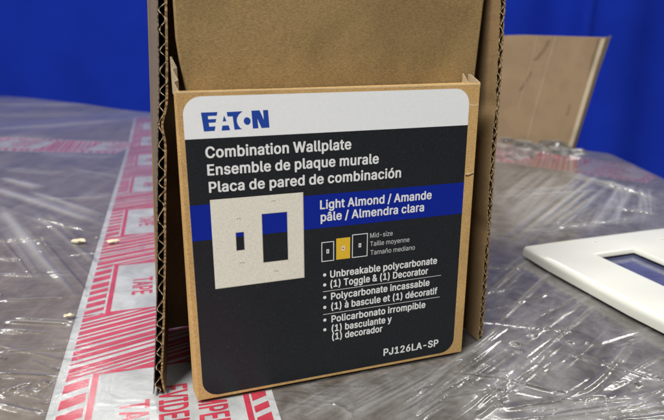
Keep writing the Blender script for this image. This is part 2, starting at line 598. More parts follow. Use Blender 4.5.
# ------------------------------------------------------------------ lettering
# letter outlines: advance, then closed outlines as x, y pairs in thousandths of an em
BOLD_GLYPHS = {
    '&': [474,[[156,-21,229,-22,282,-9,323,10,342,-9,354,-16,445,-16,457,-9,461,-2,461,4,451,21,398,85,424,145,428,160,434,210,434,223,429,232,417,240,339,239,329,232,326,226,321,188,317,185,309,191,253,260,253,263,261,271,303,304,324,329,342,363,350,398,349,416,342,445,333,463,318,485,286,511,267,520,242,527,161,527,142,523,126,517,84,488,72,473,57,441,50,410,50,382,54,363,69,326,101,279,101,276,50,232,29,204,19,185,9,151,9,113,12,98,16,85,35,48,50,29,86,3,115,-12],[186,63,164,69,151,75,136,90,129,101,122,129,129,160,137,173,159,195,167,198,180,185,243,110,259,88,251,81,232,72,211,65,195,62],[186,344,175,357,166,376,162,391,163,410,169,426,179,436,195,443,214,442,226,433,236,413,237,401,233,385,217,362,192,343]]],
    '(': [299,[[165,-110,244,-111,256,-104,261,-94,231,-26,202,49,189,96,176,174,177,243,192,343,206,393,227,459,260,534,258,543,247,553,169,554,155,546,146,534,124,490,93,402,80,349,67,277,67,256,64,243,64,168,74,102,84,59,93,27,121,-41,152,-101]]],
    ')': [299,[[25,-110,104,-111,123,-99,157,-30,170,2,189,59,199,99,206,137,206,156,209,168,209,249,206,259,202,302,193,352,177,415,152,484,122,543,111,552,29,554,17,546,12,537,30,499,52,443,74,371,90,296,96,240,96,171,87,112,74,59,58,12,13,-91,14,-101]]],
    '-': [479,[[102,174,347,173,356,180,361,193,361,243,356,252,348,258,103,259,94,252,89,240,89,190,94,180]]],
    '/': [275,[[2,-90,78,-91,91,-84,97,-74,260,529,258,538,248,547,169,549,156,541,152,535,-10,-68,-9,-81]]],
    '1': [479,[[64,-14,396,-16,406,-13,416,-2,416,55,412,64,403,70,309,72,303,73,301,77,301,508,296,517,284,525,218,525,190,525,181,521,67,439,61,430,61,361,65,352,78,344,96,344,106,348,181,402,187,403,188,395,188,77,186,73,181,72,71,72,62,69,56,64,51,55,51,5,56,-8]]],
    '2': [479,[[52,-14,394,-16,403,-13,413,-2,414,55,409,64,400,71,199,73,201,80,301,183,359,251,376,273,395,311,404,342,404,405,388,445,369,474,345,495,319,512,291,524,259,531,191,531,150,521,125,509,96,489,80,473,59,442,49,420,42,392,42,364,47,355,59,347,137,348,147,355,151,361,156,389,167,414,187,434,219,444,244,440,269,428,283,414,288,405,295,377,295,361,288,336,279,317,264,295,223,248,178,203,170,192,43,58,39,48,39,2,44,-8]]],
    '6': [479,[[189,-21,259,-22,300,-12,331,3,356,21,372,37,388,60,407,101,414,138,414,179,411,198,401,232,378,271,357,291,316,317,281,327,234,331,231,335,340,495,344,504,344,510,341,516,328,524,244,524,228,515,99,326,58,251,46,216,39,182,39,138,46,104,52,85,65,60,92,26,128,0,153,-12],[216,66,186,79,170,95,162,107,152,135,152,179,156,195,165,213,187,237,197,242,222,249,236,248,247,245,266,236,285,216,294,198,301,173,301,141,294,116,285,98,269,81,237,66]]],
    'A': [506,[[4,-14,93,-15,106,-8,112,2,151,117,155,123,161,125,321,125,328,117,367,5,374,-8,383,-15,389,-16,471,-15,483,-8,488,2,478,33,383,289,299,515,286,524,280,525,193,525,180,517,164,480,-8,5,-7,-5],[193,216,189,218,189,223,212,286,236,361,239,363,243,359,252,328,287,230,289,217]]],
    'C': [536,[[227,-21,298,-23,323,-19,367,-6,392,6,438,40,458,63,470,82,486,113,496,145,496,157,492,166,479,174,398,173,385,163,367,123,348,99,321,82,288,71,270,68,248,71,223,78,198,91,168,120,153,141,141,170,134,195,128,235,128,273,134,313,144,348,156,373,182,405,213,426,257,440,276,440,295,436,332,420,359,398,370,380,385,345,398,335,479,334,492,341,496,351,496,360,486,395,467,432,451,455,414,488,370,514,342,523,307,530,223,530,192,523,151,508,116,485,87,460,63,429,38,382,25,345,18,313,15,285,15,226,22,176,42,118,53,95,73,65,92,43,112,26,142,6,167,-6,207,-19]]],
    'D': [528,[[48,-14,255,-16,299,-9,333,1,371,20,405,44,427,66,456,111,475,158,485,205,488,267,482,323,468,370,440,427,412,459,387,480,349,502,327,512,287,522,258,525,55,525,49,524,40,517,35,505,35,5,40,-8],[155,72,152,74,151,80,152,435,158,438,215,438,262,431,283,424,308,412,327,397,343,378,353,361,365,327,372,292,372,217,362,173,353,148,338,127,315,103,296,91,274,82,218,72]]],
    'E': [445,[[48,-14,380,-16,390,-13,400,-2,400,55,396,64,387,71,158,72,153,73,151,80,151,205,153,211,365,214,374,220,379,230,379,286,374,295,365,302,358,303,158,303,152,305,151,430,153,436,380,438,393,445,397,452,397,508,393,517,380,525,55,525,49,524,40,517,35,505,35,5,40,-8]]],
    'H': [543,[[48,-14,133,-15,146,-8,149,-3,151,208,152,214,158,216,364,214,366,208,366,5,369,-5,380,-15,387,-16,465,-15,477,-8,482,5,482,505,479,514,474,520,465,525,387,525,380,524,369,514,366,505,366,311,365,305,358,303,153,305,151,311,151,505,148,514,137,524,130,525,52,525,40,517,35,505,35,5,40,-8]]],
    'I': [326,[[19,-14,273,-16,280,-14,292,-3,294,52,289,64,276,72,214,72,211,74,209,80,209,433,211,436,217,438,276,438,289,445,293,455,293,508,289,517,279,524,26,525,19,523,8,512,6,458,11,445,23,438,89,437,92,435,94,430,93,77,91,73,86,72,23,72,11,64,6,55,6,2,11,-8]]],
    'J': [422,[[149,-21,216,-22,250,-15,285,0,306,15,328,37,345,63,357,101,361,126,360,510,356,516,344,524,263,524,250,516,246,504,246,379,245,123,241,107,235,95,219,77,197,68,172,68,153,75,141,87,127,113,124,129,123,176,119,182,110,189,25,190,13,182,9,176,8,126,11,104,21,70,38,40,63,15,85,0,119,-15]]],
    'L': [419,[[48,-14,365,-16,374,-13,384,-2,385,55,380,64,371,71,158,72,152,74,151,302,151,505,148,514,133,525,55,525,46,522,36,511,35,5,40,-8]]],
    'M': [654,[[48,-14,130,-15,143,-8,147,-2,149,269,152,268,156,261,258,5,265,-8,274,-15,280,-16,349,-15,365,-5,470,261,474,268,477,269,480,-2,483,-8,496,-15,581,-14,590,-8,594,5,594,333,594,505,592,514,577,525,465,524,455,517,445,498,330,198,318,164,315,160,311,164,174,517,165,524,158,525,48,523,40,517,35,505,35,5,40,-8]]],
    'N': [549,[[48,-14,133,-15,146,-8,150,-2,152,322,155,321,162,311,192,261,365,-8,377,-15,468,-16,474,-15,483,-8,488,5,488,505,483,517,475,523,390,525,377,517,373,511,371,189,368,189,348,217,158,517,146,525,55,525,49,524,40,517,35,505,35,5,40,-8]]],
    'P': [471,[[48,-14,133,-15,148,-5,151,5,151,164,153,170,283,172,315,179,337,187,366,205,391,227,406,245,422,277,431,308,435,336,435,361,428,398,418,428,402,456,379,480,346,502,327,512,305,519,268,525,55,525,49,524,37,514,35,505,35,5,40,-8],[155,257,152,258,151,264,152,435,158,438,224,438,252,434,277,427,293,416,309,395,319,361,319,336,315,317,309,298,301,286,290,275,280,269,249,260,221,256]]],
    'R': [475,[[48,-14,133,-15,148,-5,151,5,151,173,152,179,158,181,221,181,230,177,328,-5,339,-14,433,-15,446,-8,450,2,447,14,347,198,349,203,388,230,405,251,411,261,425,289,432,314,435,342,432,389,422,423,409,448,401,461,374,487,355,499,330,512,293,522,271,525,55,525,49,524,40,517,35,505,35,5,40,-8],[155,272,152,274,151,280,152,435,158,438,227,438,255,434,280,427,294,417,309,402,319,370,319,336,312,311,305,300,290,285,277,279,252,272]]],
    'S': [473,[[182,-23,258,-25,283,-21,321,-11,358,7,383,25,399,42,412,61,424,85,432,111,432,168,428,183,418,205,400,230,390,241,330,278,190,320,164,333,145,352,141,364,141,386,148,405,158,418,183,434,205,441,224,443,258,437,281,427,303,405,309,393,314,374,327,364,408,363,423,374,425,380,425,396,415,430,399,459,371,488,349,503,318,518,283,528,249,532,196,532,171,528,136,518,115,509,89,493,63,471,51,455,39,430,29,402,28,380,26,371,33,330,42,308,65,279,99,254,127,239,171,223,236,206,286,189,308,172,318,155,320,139,318,121,300,93,293,86,268,73,236,66,208,66,174,76,160,83,139,105,126,143,115,152,30,153,18,146,13,133,17,105,26,80,39,55,49,41,70,21,111,-5,146,-17]]],
    'T': [475,[[183,-14,265,-15,277,-8,282,2,284,435,290,438,424,438,437,445,441,455,441,508,437,517,427,524,268,525,24,525,12,517,7,508,7,455,12,445,21,439,162,438,167,436,169,433,169,5,174,-8]]],
    'U': [543,[[216,-22,293,-24,318,-20,346,-13,387,5,421,30,435,44,456,72,468,97,475,115,482,150,481,509,477,515,465,523,387,523,374,515,369,503,369,184,366,156,359,131,344,106,324,87,296,74,258,67,221,74,199,83,186,94,167,115,155,140,148,187,147,509,143,515,130,523,52,523,40,515,35,503,35,153,42,115,70,59,87,39,108,20,130,5,155,-7,183,-16]]],
    'V': [506,[[192,-14,286,-15,301,-5,312,20,487,502,485,514,471,525,386,525,374,517,367,505,254,180,243,146,239,145,124,470,112,505,105,517,93,525,8,525,-4,517,-8,511,-8,505,1,477,173,11,183,-8]]],
    'W': [712,[[142,-14,239,-15,254,-5,333,283,339,305,343,310,346,308,353,286,431,-5,446,-15,543,-14,552,-8,556,-2,690,486,694,508,689,517,677,525,596,525,579,514,502,216,496,191,493,187,489,189,406,511,402,517,393,524,299,525,283,514,199,198,196,186,193,186,112,495,104,514,89,525,4,523,-4,517,-8,511,-9,505,-5,489,129,-2,133,-8]]],
    'a': [415,[[124,-23,191,-24,228,-14,250,-4,266,-14,272,-15,344,-15,357,-7,361,5,361,277,357,299,339,339,320,361,278,387,257,394,222,400,169,400,132,394,110,387,94,381,68,364,49,349,35,331,18,299,18,293,22,283,35,273,78,261,113,261,122,268,141,293,153,303,166,309,194,315,213,312,228,306,241,294,248,280,252,258,251,252,247,248,216,241,150,235,85,218,60,206,35,188,21,171,12,152,5,127,5,89,12,61,21,43,41,16,75,-8,110,-21],[153,64,128,76,118,93,118,114,125,130,138,140,157,146,188,153,219,157,247,160,250,159,252,155,252,136,248,118,232,88,213,73,188,64]]],
    'b': [450,[[194,-22,261,-23,308,-10,343,12,367,36,384,59,399,90,405,109,415,165,415,212,409,253,399,287,383,319,370,338,346,362,306,387,270,398,186,398,170,394,145,381,141,384,140,406,140,503,136,515,123,523,45,523,33,515,29,509,28,3,33,-6,45,-14,120,-14,139,-1,170,-16],[208,65,176,80,154,109,145,134,141,153,138,175,138,203,140,212,141,228,151,262,169,290,180,301,192,307,214,314,231,312,251,305,267,295,288,265,296,244,303,209,303,169,290,115,268,84,255,74,233,65]]],
    'c': [422,[[168,-22,242,-23,264,-20,304,-4,336,17,359,40,382,83,387,100,382,110,370,119,317,132,295,132,282,125,271,100,261,86,251,77,234,69,220,64,195,64,170,74,156,84,138,109,125,147,122,169,122,209,132,254,148,282,166,300,186,310,211,314,229,310,246,303,267,282,279,258,295,248,323,248,373,262,385,272,386,284,371,319,353,344,342,354,301,382,251,398,167,398,148,394,123,385,104,376,79,358,51,329,29,292,16,256,9,212,9,159,13,134,26,94,47,53,76,20,101,2,132,-13]]],
    'd': [450,[[159,-22,226,-23,254,-16,286,-1,304,-14,379,-14,392,-6,396,0,396,506,392,515,379,523,304,523,292,515,288,509,287,478,286,380,282,379,261,391,236,398,157,398,139,394,114,385,78,362,59,344,38,312,19,269,9,219,9,162,16,119,28,84,51,43,79,14,117,-10],[192,65,170,74,157,83,138,109,129,134,122,165,122,212,132,256,141,275,154,290,176,307,201,314,215,312,236,305,251,295,268,275,274,262,287,209,287,169,277,125,270,109,256,87,245,77,226,68,214,64]]],
    'e': [430,[[172,-22,248,-23,282,-16,317,-1,346,19,361,33,382,65,389,84,389,94,379,104,367,110,323,120,298,120,282,110,268,87,254,74,226,64,195,64,164,77,143,97,135,109,129,125,125,140,125,153,382,156,392,162,396,172,396,215,393,234,389,262,380,290,356,334,329,361,307,376,282,388,264,394,245,398,167,398,145,394,114,382,75,356,62,344,47,325,26,286,12,237,9,212,9,159,19,109,41,62,56,40,76,20,101,2,132,-13],[129,236,126,238,126,244,132,262,142,279,163,300,182,310,198,314,214,313,242,304,254,292,264,282,274,265,280,240,276,236]]],
    'f': [280,[[69,-14,151,-15,164,-8,168,-2,169,308,171,311,176,312,239,314,248,320,253,333,253,377,248,386,236,394,171,395,168,402,169,436,175,448,186,455,236,453,248,461,255,473,268,520,264,530,258,534,248,540,233,544,217,544,208,547,173,547,136,540,114,530,81,505,60,467,56,448,54,396,48,394,-2,394,-14,386,-18,380,-19,330,-14,320,-2,313,48,312,54,311,56,308,56,5,61,-8]]],
    'g': [451,[[165,-165,242,-166,292,-156,326,-141,351,-123,367,-107,383,-81,392,-56,396,-34,396,382,386,393,376,396,304,396,292,388,286,379,282,379,251,395,236,399,164,399,142,395,123,389,98,376,70,355,50,332,29,294,19,269,12,241,9,216,9,163,12,141,22,104,41,66,50,54,76,27,98,12,123,0,161,-10,229,-10,257,-3,282,10,287,7,284,-28,274,-53,261,-66,229,-78,204,-81,173,-75,151,-63,124,-34,111,-26,86,-27,51,-46,32,-59,28,-71,32,-84,47,-106,64,-123,107,-150,132,-159],[204,75,169,85,150,101,132,132,122,172,122,216,125,232,132,254,144,279,170,304,186,311,204,314,236,306,259,288,277,257,287,210,287,172,284,154,277,129,268,110,245,87,223,78]]],
    'h': [436,[[41,-14,123,-15,138,-5,140,5,141,248,148,273,166,295,189,308,208,312,220,312,242,303,258,286,268,261,272,239,273,-3,276,-8,289,-15,361,-16,370,-13,379,-5,381,5,381,227,381,273,374,305,358,339,336,366,305,386,289,393,255,400,201,400,180,396,142,382,140,505,136,517,126,524,120,525,48,525,39,522,30,514,28,505,28,5,33,-8]]],
    'i': [193,[[42,-14,121,-15,133,-8,138,2,138,373,133,386,125,392,46,394,33,386,29,377,28,5,33,-8],[57,430,102,428,118,432,133,444,147,461,150,470,150,495,143,511,134,523,108,538,99,540,71,541,55,537,36,525,22,508,16,492,17,470,30,447]]],
    'k': [407,[[41,-14,123,-15,138,-5,140,5,141,133,148,142,156,139,266,-2,283,-15,380,-15,392,-8,396,2,392,12,244,198,233,214,248,234,367,353,374,361,381,377,376,386,367,393,270,393,255,381,148,272,142,270,140,511,136,517,123,525,45,525,33,517,28,505,28,5,33,-8]]],
    'l': [215,[[106,-16,170,-18,189,-14,201,-7,206,6,196,56,192,62,180,70,145,71,141,78,140,506,136,518,127,525,45,526,33,518,28,506,28,65,32,46,53,9,81,-10]]],
    'm': [636,[[41,-14,123,-15,136,-8,140,-2,141,258,145,273,156,292,167,302,192,312,211,312,230,303,243,286,250,264,250,5,255,-8,267,-15,342,-15,355,-8,358,-2,359,252,363,270,370,287,388,305,405,312,430,312,445,307,459,295,468,280,472,258,472,45,472,2,476,-8,486,-15,564,-15,576,-8,581,2,581,286,571,320,558,345,542,366,517,384,498,393,473,400,458,400,448,403,398,400,373,393,355,384,323,361,317,363,302,377,276,393,255,400,239,400,230,403,208,403,180,399,161,393,139,381,120,394,45,394,33,386,28,373,28,5,33,-8]]],
    'n': [436,[[41,-14,123,-15,136,-8,140,-2,141,248,148,273,156,286,170,299,189,308,205,312,217,312,239,305,258,286,268,264,272,239,272,5,276,-8,286,-15,292,-16,364,-15,376,-8,381,5,381,98,381,273,374,305,368,320,358,340,336,366,305,386,289,393,255,400,205,400,183,397,161,390,142,379,138,380,120,394,42,393,33,386,28,373,28,5,33,-8]]],
    'o': [441,[[168,-22,239,-24,257,-20,293,-10,332,15,359,40,374,62,392,100,403,137,406,162,406,219,399,256,377,309,353,344,326,366,295,385,279,391,248,398,170,398,151,395,123,385,86,363,53,331,35,303,22,275,12,237,9,212,9,162,12,137,19,109,41,62,62,34,76,20,101,2,132,-13],[192,65,170,74,157,83,136,112,126,144,122,165,122,209,132,253,151,286,167,301,186,310,204,314,220,312,229,310,249,300,268,281,274,272,283,253,290,228,293,206,293,165,283,122,274,103,257,83,245,74,223,65]]],
    'p': [450,[[41,-157,123,-158,138,-148,140,-138,142,-3,183,-20,205,-24,255,-24,289,-17,323,-2,348,16,369,37,383,59,399,90,409,124,415,165,415,212,409,252,399,287,380,324,359,349,342,366,323,378,298,390,273,397,258,398,248,401,211,401,183,397,169,393,142,379,139,379,124,393,117,394,45,394,30,384,28,374,28,-138,33,-151],[211,64,185,74,173,84,154,109,145,134,141,152,138,174,138,202,145,243,154,268,166,287,189,306,211,313,230,313,242,309,264,298,287,268,296,243,303,209,303,168,293,124,286,109,278,96,258,76,250,71,226,63]]],
    'q': [450,[[300,-157,379,-158,392,-151,396,-141,396,380,392,387,379,394,307,394,300,393,286,379,282,379,254,394,214,401,176,401,154,397,114,384,81,365,57,341,38,312,26,287,16,259,9,218,9,159,13,134,26,90,41,59,57,35,81,12,101,-2,126,-14,170,-24,220,-24,261,-14,282,-1,286,-2,287,-141,292,-151],[195,64,167,76,145,98,135,118,129,134,122,165,122,212,132,255,141,274,153,290,170,303,182,309,195,313,214,313,226,309,248,298,261,285,271,268,277,255,284,230,287,205,287,171,277,124,264,99,253,84,232,70,211,63]]],
    'r': [285,[[41,-14,123,-15,136,-8,139,-3,141,258,153,283,167,297,176,302,201,309,251,306,264,314,268,323,268,383,264,392,255,399,248,400,183,400,158,393,139,383,120,394,45,394,33,386,30,381,28,5,33,-8]]],
    's': [391,[[142,-22,216,-23,253,-16,278,-7,314,15,327,28,338,44,348,62,355,84,355,131,351,144,338,170,319,189,297,204,272,216,159,246,146,253,137,262,134,278,139,294,156,308,184,317,206,313,219,308,234,291,247,269,259,261,281,261,331,273,346,284,348,297,340,319,322,348,306,364,284,379,266,388,231,398,216,398,144,398,116,391,88,379,66,364,41,338,28,312,24,297,24,250,28,234,37,215,53,195,78,177,103,165,131,155,216,135,231,126,241,112,241,94,228,76,213,68,184,61,159,65,143,72,127,87,116,115,103,123,81,123,25,110,16,103,12,97,11,87,18,65,31,40,47,20,81,-4,100,-13]]],
    't': [253,[[131,-18,204,-19,220,-15,230,-9,236,1,237,7,230,44,223,63,211,71,192,71,179,68,161,69,154,79,150,98,150,307,152,310,158,312,211,312,223,319,228,329,228,376,223,388,214,395,158,396,151,398,150,466,145,479,133,486,54,486,45,479,41,469,39,398,33,396,-5,395,-14,388,-19,376,-19,329,-14,319,-2,312,36,311,40,307,40,76,48,48,60,23,73,9,101,-9]]],
    'u': [436,[[147,-19,211,-20,248,-10,267,0,271,0,289,-14,364,-14,376,-7,380,0,380,381,376,387,364,395,289,395,276,387,272,375,272,143,261,106,253,93,239,79,230,74,208,67,192,67,167,76,151,92,145,106,140,125,140,375,136,387,126,394,120,395,45,395,33,387,28,375,28,115,35,78,54,37,70,17,95,-1,113,-10]]],
    'y': [415,[[55,-159,119,-160,147,-153,165,-144,197,-119,207,-106,229,-62,379,328,395,378,390,388,378,395,297,395,284,388,268,350,203,168,197,154,194,153,187,166,106,388,94,395,9,395,-3,388,-7,382,-7,372,136,0,135,-9,122,-43,106,-67,94,-73,81,-70,53,-70,38,-81,30,-103,23,-137,31,-150,40,-156]]],
    'z': [406,[[30,-14,344,-16,350,-15,359,-8,364,2,364,55,359,64,350,71,175,72,169,73,168,77,354,320,357,330,357,377,350,388,337,394,44,394,37,393,28,386,23,377,23,323,28,314,37,307,203,306,209,305,210,302,24,61,17,45,17,2,22,-8]]],
    'à': [415,[[124,-23,191,-24,228,-14,250,-4,266,-14,272,-15,344,-15,357,-7,361,5,361,277,357,299,339,339,320,361,278,387,257,394,222,400,169,400,132,394,110,387,94,381,68,364,49,349,35,331,18,299,18,293,22,283,35,273,78,261,113,261,122,268,141,293,153,303,166,309,194,315,213,312,228,306,241,294,248,280,252,258,251,252,247,248,216,241,150,235,85,218,60,206,35,188,21,171,12,152,5,127,5,89,12,61,21,43,41,16,75,-8,110,-21],[153,64,128,76,118,93,118,114,125,130,138,140,157,146,188,153,219,157,247,160,250,159,252,155,252,136,248,118,232,88,213,73,188,64],[153,414,222,413,235,421,239,430,238,436,192,533,178,543,166,544,94,544,82,536,77,527,78,519,90,499,140,424]]],
    'â': [415,[[124,-23,191,-24,228,-14,250,-4,266,-14,272,-15,344,-15,357,-7,361,5,361,277,357,299,339,339,320,361,278,387,257,394,222,400,169,400,132,394,110,387,94,381,68,364,49,349,35,331,18,299,18,293,22,283,35,273,78,261,113,261,122,268,141,293,153,303,166,309,194,315,213,312,228,306,241,294,248,280,252,258,251,252,247,248,216,241,150,235,85,218,60,206,35,188,21,171,12,152,5,127,5,89,12,61,21,43,41,16,75,-8,110,-21],[153,64,128,76,118,93,118,114,125,130,138,140,157,146,188,153,219,157,247,160,250,159,252,155,252,136,248,118,232,88,213,73,188,64],[68,421,153,420,163,427,188,455,194,453,213,429,225,420,310,420,321,430,323,443,317,452,289,483,245,533,232,543,147,543,127,527,59,449,55,439,56,433,60,427]]],
    'é': [430,[[172,-22,248,-23,282,-16,317,-1,346,19,361,33,382,65,389,84,389,94,379,104,367,110,323,120,298,120,282,110,268,87,254,74,226,64,195,64,164,77,143,97,135,109,129,125,125,140,125,153,382,156,392,162,396,172,396,215,393,234,389,262,380,290,356,334,329,361,307,376,282,388,264,394,245,398,167,398,145,394,114,382,75,356,62,344,47,325,26,286,12,237,9,212,9,159,19,109,41,62,56,40,76,20,101,2,132,-13],[129,236,126,238,126,244,132,262,142,279,163,300,182,310,198,314,214,313,242,304,254,292,264,282,274,265,280,240,276,236],[166,415,236,414,251,423,317,525,316,534,305,544,217,545,203,537,154,434,155,425]]],
    'ñ': [436,[[41,-14,123,-15,136,-8,140,-2,141,248,148,273,156,286,170,299,189,308,205,312,217,312,239,305,258,286,268,264,272,239,272,5,276,-8,286,-15,292,-16,364,-15,376,-8,381,5,381,98,381,273,374,305,368,320,358,340,336,366,305,386,289,393,255,400,205,400,183,397,161,390,142,379,138,380,120,394,42,393,33,386,28,373,28,5,33,-8],[94,433,158,431,170,439,176,448,180,449,223,431,276,432,298,445,309,455,324,483,328,498,328,514,323,523,314,530,255,531,242,523,233,513,205,527,180,534,142,534,130,530,105,515,88,489,81,464,81,448,86,439]]],
    'ó': [441,[[168,-22,239,-24,257,-20,293,-10,332,15,359,40,374,62,392,100,403,137,406,162,406,219,399,256,377,309,353,344,326,366,295,385,279,391,248,398,170,398,151,395,123,385,86,363,53,331,35,303,22,275,12,237,9,212,9,162,12,137,19,109,41,62,62,34,76,20,101,2,132,-13],[192,65,170,74,157,83,136,112,126,144,122,165,122,209,132,253,151,286,167,301,186,310,204,314,220,312,229,310,249,300,268,281,274,272,283,253,290,228,293,206,293,165,283,122,274,103,257,83,245,74,223,65],[169,415,239,414,254,423,314,512,321,525,319,534,308,544,220,545,207,537,157,434,158,425]]],
}
LIGHT_GLYPHS = {
    'e': [404,[[184,-6,232,-8,254,-5,279,2,304,15,326,30,339,43,358,72,364,87,363,90,311,104,304,101,292,80,281,69,261,55,223,45,204,45,179,49,145,65,119,90,104,122,97,153,98,168,104,170,367,170,371,175,372,203,364,259,355,287,343,312,334,325,307,351,270,372,236,382,179,383,161,379,126,366,97,347,84,334,69,315,51,282,37,234,34,209,34,162,44,112,63,72,78,50,98,30,114,18,145,2],[101,220,97,225,97,231,107,265,113,278,122,290,139,308,170,325,186,329,223,329,248,322,261,316,276,301,286,290,299,269,309,231,309,225,304,220]]],
    'ñ': [410,[[55,2,108,0,113,2,115,5,116,252,123,277,134,295,151,312,176,324,192,328,226,328,251,321,264,312,278,298,290,277,297,242,298,2,305,0,348,0,355,2,356,114,356,270,349,302,343,317,336,331,314,356,292,371,261,381,239,384,214,384,195,381,173,374,150,361,131,342,117,322,114,322,112,370,110,377,58,378,55,376,53,370,53,8],[108,448,145,447,150,452,155,468,161,474,167,475,233,448,264,448,277,455,290,467,299,486,302,498,303,508,301,514,267,515,262,511,252,492,239,491,223,495,192,512,170,518,155,519,142,515,126,506,115,489,106,461]]],
    'M': [628,[[62,2,115,0,120,2,122,5,122,370,119,386,121,422,124,420,137,386,170,289,287,2,337,0,345,8,450,273,498,411,502,420,505,422,507,392,504,377,504,5,506,2,512,0,562,0,568,2,569,92,569,502,567,508,483,509,475,505,355,195,322,92,315,79,311,83,284,170,152,507,146,509,65,509,62,507,60,502,60,8]]],
    'n': [410,[[55,2,108,0,113,2,115,5,116,252,123,277,134,295,151,312,176,324,192,328,226,328,251,321,264,312,278,298,290,277,297,242,298,2,305,0,348,0,355,2,356,114,356,270,349,302,343,317,336,331,314,356,292,371,261,381,239,384,214,384,195,381,173,374,150,361,131,342,117,322,114,322,112,370,110,377,58,378,55,376,53,370,53,8]]],
    'i': [167,[[56,2,105,0,111,2,113,5,113,370,111,377,61,378,56,377,54,373,54,8],[69,445,93,444,105,448,119,461,124,470,125,492,118,508,111,515,96,522,80,525,61,518,47,505,42,492,41,477,48,461,57,452]]],
    'l': [189,[[119,0,161,-2,176,1,181,6,170,52,164,54,155,51,142,51,130,55,120,61,116,75,115,506,113,509,108,511,61,511,55,509,53,506,53,71,57,50,75,18,95,5]]],
    's': [365,[[155,-6,200,-8,225,-5,259,5,272,12,294,26,306,39,323,65,330,87,330,128,326,140,316,160,297,179,259,200,147,230,125,242,112,259,108,278,112,294,117,303,134,319,147,325,172,332,203,332,234,322,255,303,269,278,284,280,322,291,323,297,307,328,298,340,282,356,253,372,219,382,203,383,156,382,128,375,100,363,88,354,63,329,53,309,49,294,49,253,53,237,65,215,75,205,91,193,116,180,144,171,230,150,250,139,260,128,266,115,267,94,258,75,247,64,238,58,225,52,200,45,166,45,147,49,131,55,119,64,106,77,95,103,92,106,38,94,37,87,46,62,52,50,69,30,94,12,113,2]]],
    '-': [453,[[116,190,331,188,334,190,336,196,336,236,334,243,119,244,116,242,114,236,114,196]]],
    'y': [389,[[67,-143,106,-145,134,-138,153,-129,169,-117,185,-97,216,-28,369,375,365,380,359,380,309,380,304,375,224,157,198,72,194,68,190,75,166,153,84,378,78,380,19,378,18,375,34,335,163,0,144,-53,134,-69,125,-79,106,-89,78,-89,69,-86,62,-88,49,-134,53,-141]]],
    'm': [610,[[55,2,108,0,113,2,115,5,116,264,126,289,145,312,167,324,195,331,223,327,249,314,262,302,271,283,274,270,275,8,277,2,326,0,332,2,334,5,334,255,338,273,348,295,367,316,383,324,417,331,445,327,461,321,473,312,483,303,490,289,497,261,497,86,498,2,505,0,551,0,555,2,556,8,556,283,549,311,537,336,523,353,505,368,486,377,461,384,436,386,395,380,373,371,355,359,342,348,329,333,320,317,317,316,305,339,283,366,267,376,245,383,217,386,195,384,172,377,145,359,130,343,117,323,114,322,112,370,110,377,58,378,55,376,53,370,53,8]]],
    'z': [380,[[44,2,331,0,337,2,339,48,337,54,334,56,134,56,129,58,128,61,326,320,332,333,333,370,331,376,325,378,56,378,50,376,48,330,50,324,53,322,244,322,250,321,251,317,46,52,42,39,42,8]]],
    'o': [415,[[181,-6,226,-8,248,-4,279,5,314,26,339,52,365,97,377,137,381,162,381,215,374,250,361,287,346,315,328,337,304,357,267,375,236,382,182,383,161,379,136,369,104,351,75,322,55,290,41,253,34,212,34,165,37,140,51,97,69,62,93,34,114,18,145,2],[195,46,170,52,151,62,134,75,116,100,100,144,96,165,97,212,107,257,125,290,140,306,173,325,189,329,220,330,242,325,267,313,293,287,308,256,315,231,318,209,318,162,308,119,296,94,276,70,257,58,236,49,214,45]]],
    'd': [424,[[172,-6,214,-8,242,-1,273,17,307,56,312,53,312,9,314,3,364,1,369,3,371,6,371,503,369,506,364,508,320,508,314,506,312,425,311,323,307,322,303,325,276,358,248,375,223,383,173,383,154,379,120,366,98,351,82,336,60,303,44,265,34,215,34,165,40,125,51,92,73,52,101,23,129,5],[179,49,151,62,136,73,113,106,104,131,97,162,96,212,100,234,107,259,119,284,132,300,150,315,164,322,189,329,228,328,251,319,273,304,289,284,302,259,312,212,312,169,309,147,302,122,293,100,278,78,268,69,245,55,226,48]]],
    'a': [389,[[136,-7,178,-9,216,1,247,19,272,51,276,49,277,8,279,2,328,0,335,2,336,274,332,296,317,330,298,352,266,371,244,378,210,385,182,385,160,381,141,378,107,365,72,341,56,321,45,299,44,292,47,289,94,276,100,277,119,302,135,315,153,324,188,332,207,331,222,328,247,318,263,303,273,283,277,252,273,243,266,236,250,229,228,226,163,219,97,203,72,190,57,178,38,150,30,124,30,93,34,74,43,52,60,29,88,7,122,-5],[160,45,132,51,119,57,103,70,97,80,93,93,93,118,96,127,106,143,125,156,175,169,222,174,250,179,272,187,275,185,277,133,273,114,266,99,250,75,225,57,197,47,178,44]]],
    'T': [449,[[197,2,249,0,255,2,257,5,257,448,259,452,265,453,409,453,414,455,416,458,416,502,415,507,412,509,252,509,40,509,34,508,32,505,32,461,34,455,37,453,187,453,192,452,194,448,194,8]]],
    'H': [517,[[62,2,118,0,124,2,125,5,126,223,127,229,133,231,389,230,391,223,392,5,393,2,399,0,449,0,455,2,457,502,455,507,449,509,399,509,393,508,392,505,391,295,389,289,133,288,128,289,126,295,125,505,124,508,118,509,68,509,62,507,60,8]]],
}
SPACE = 188


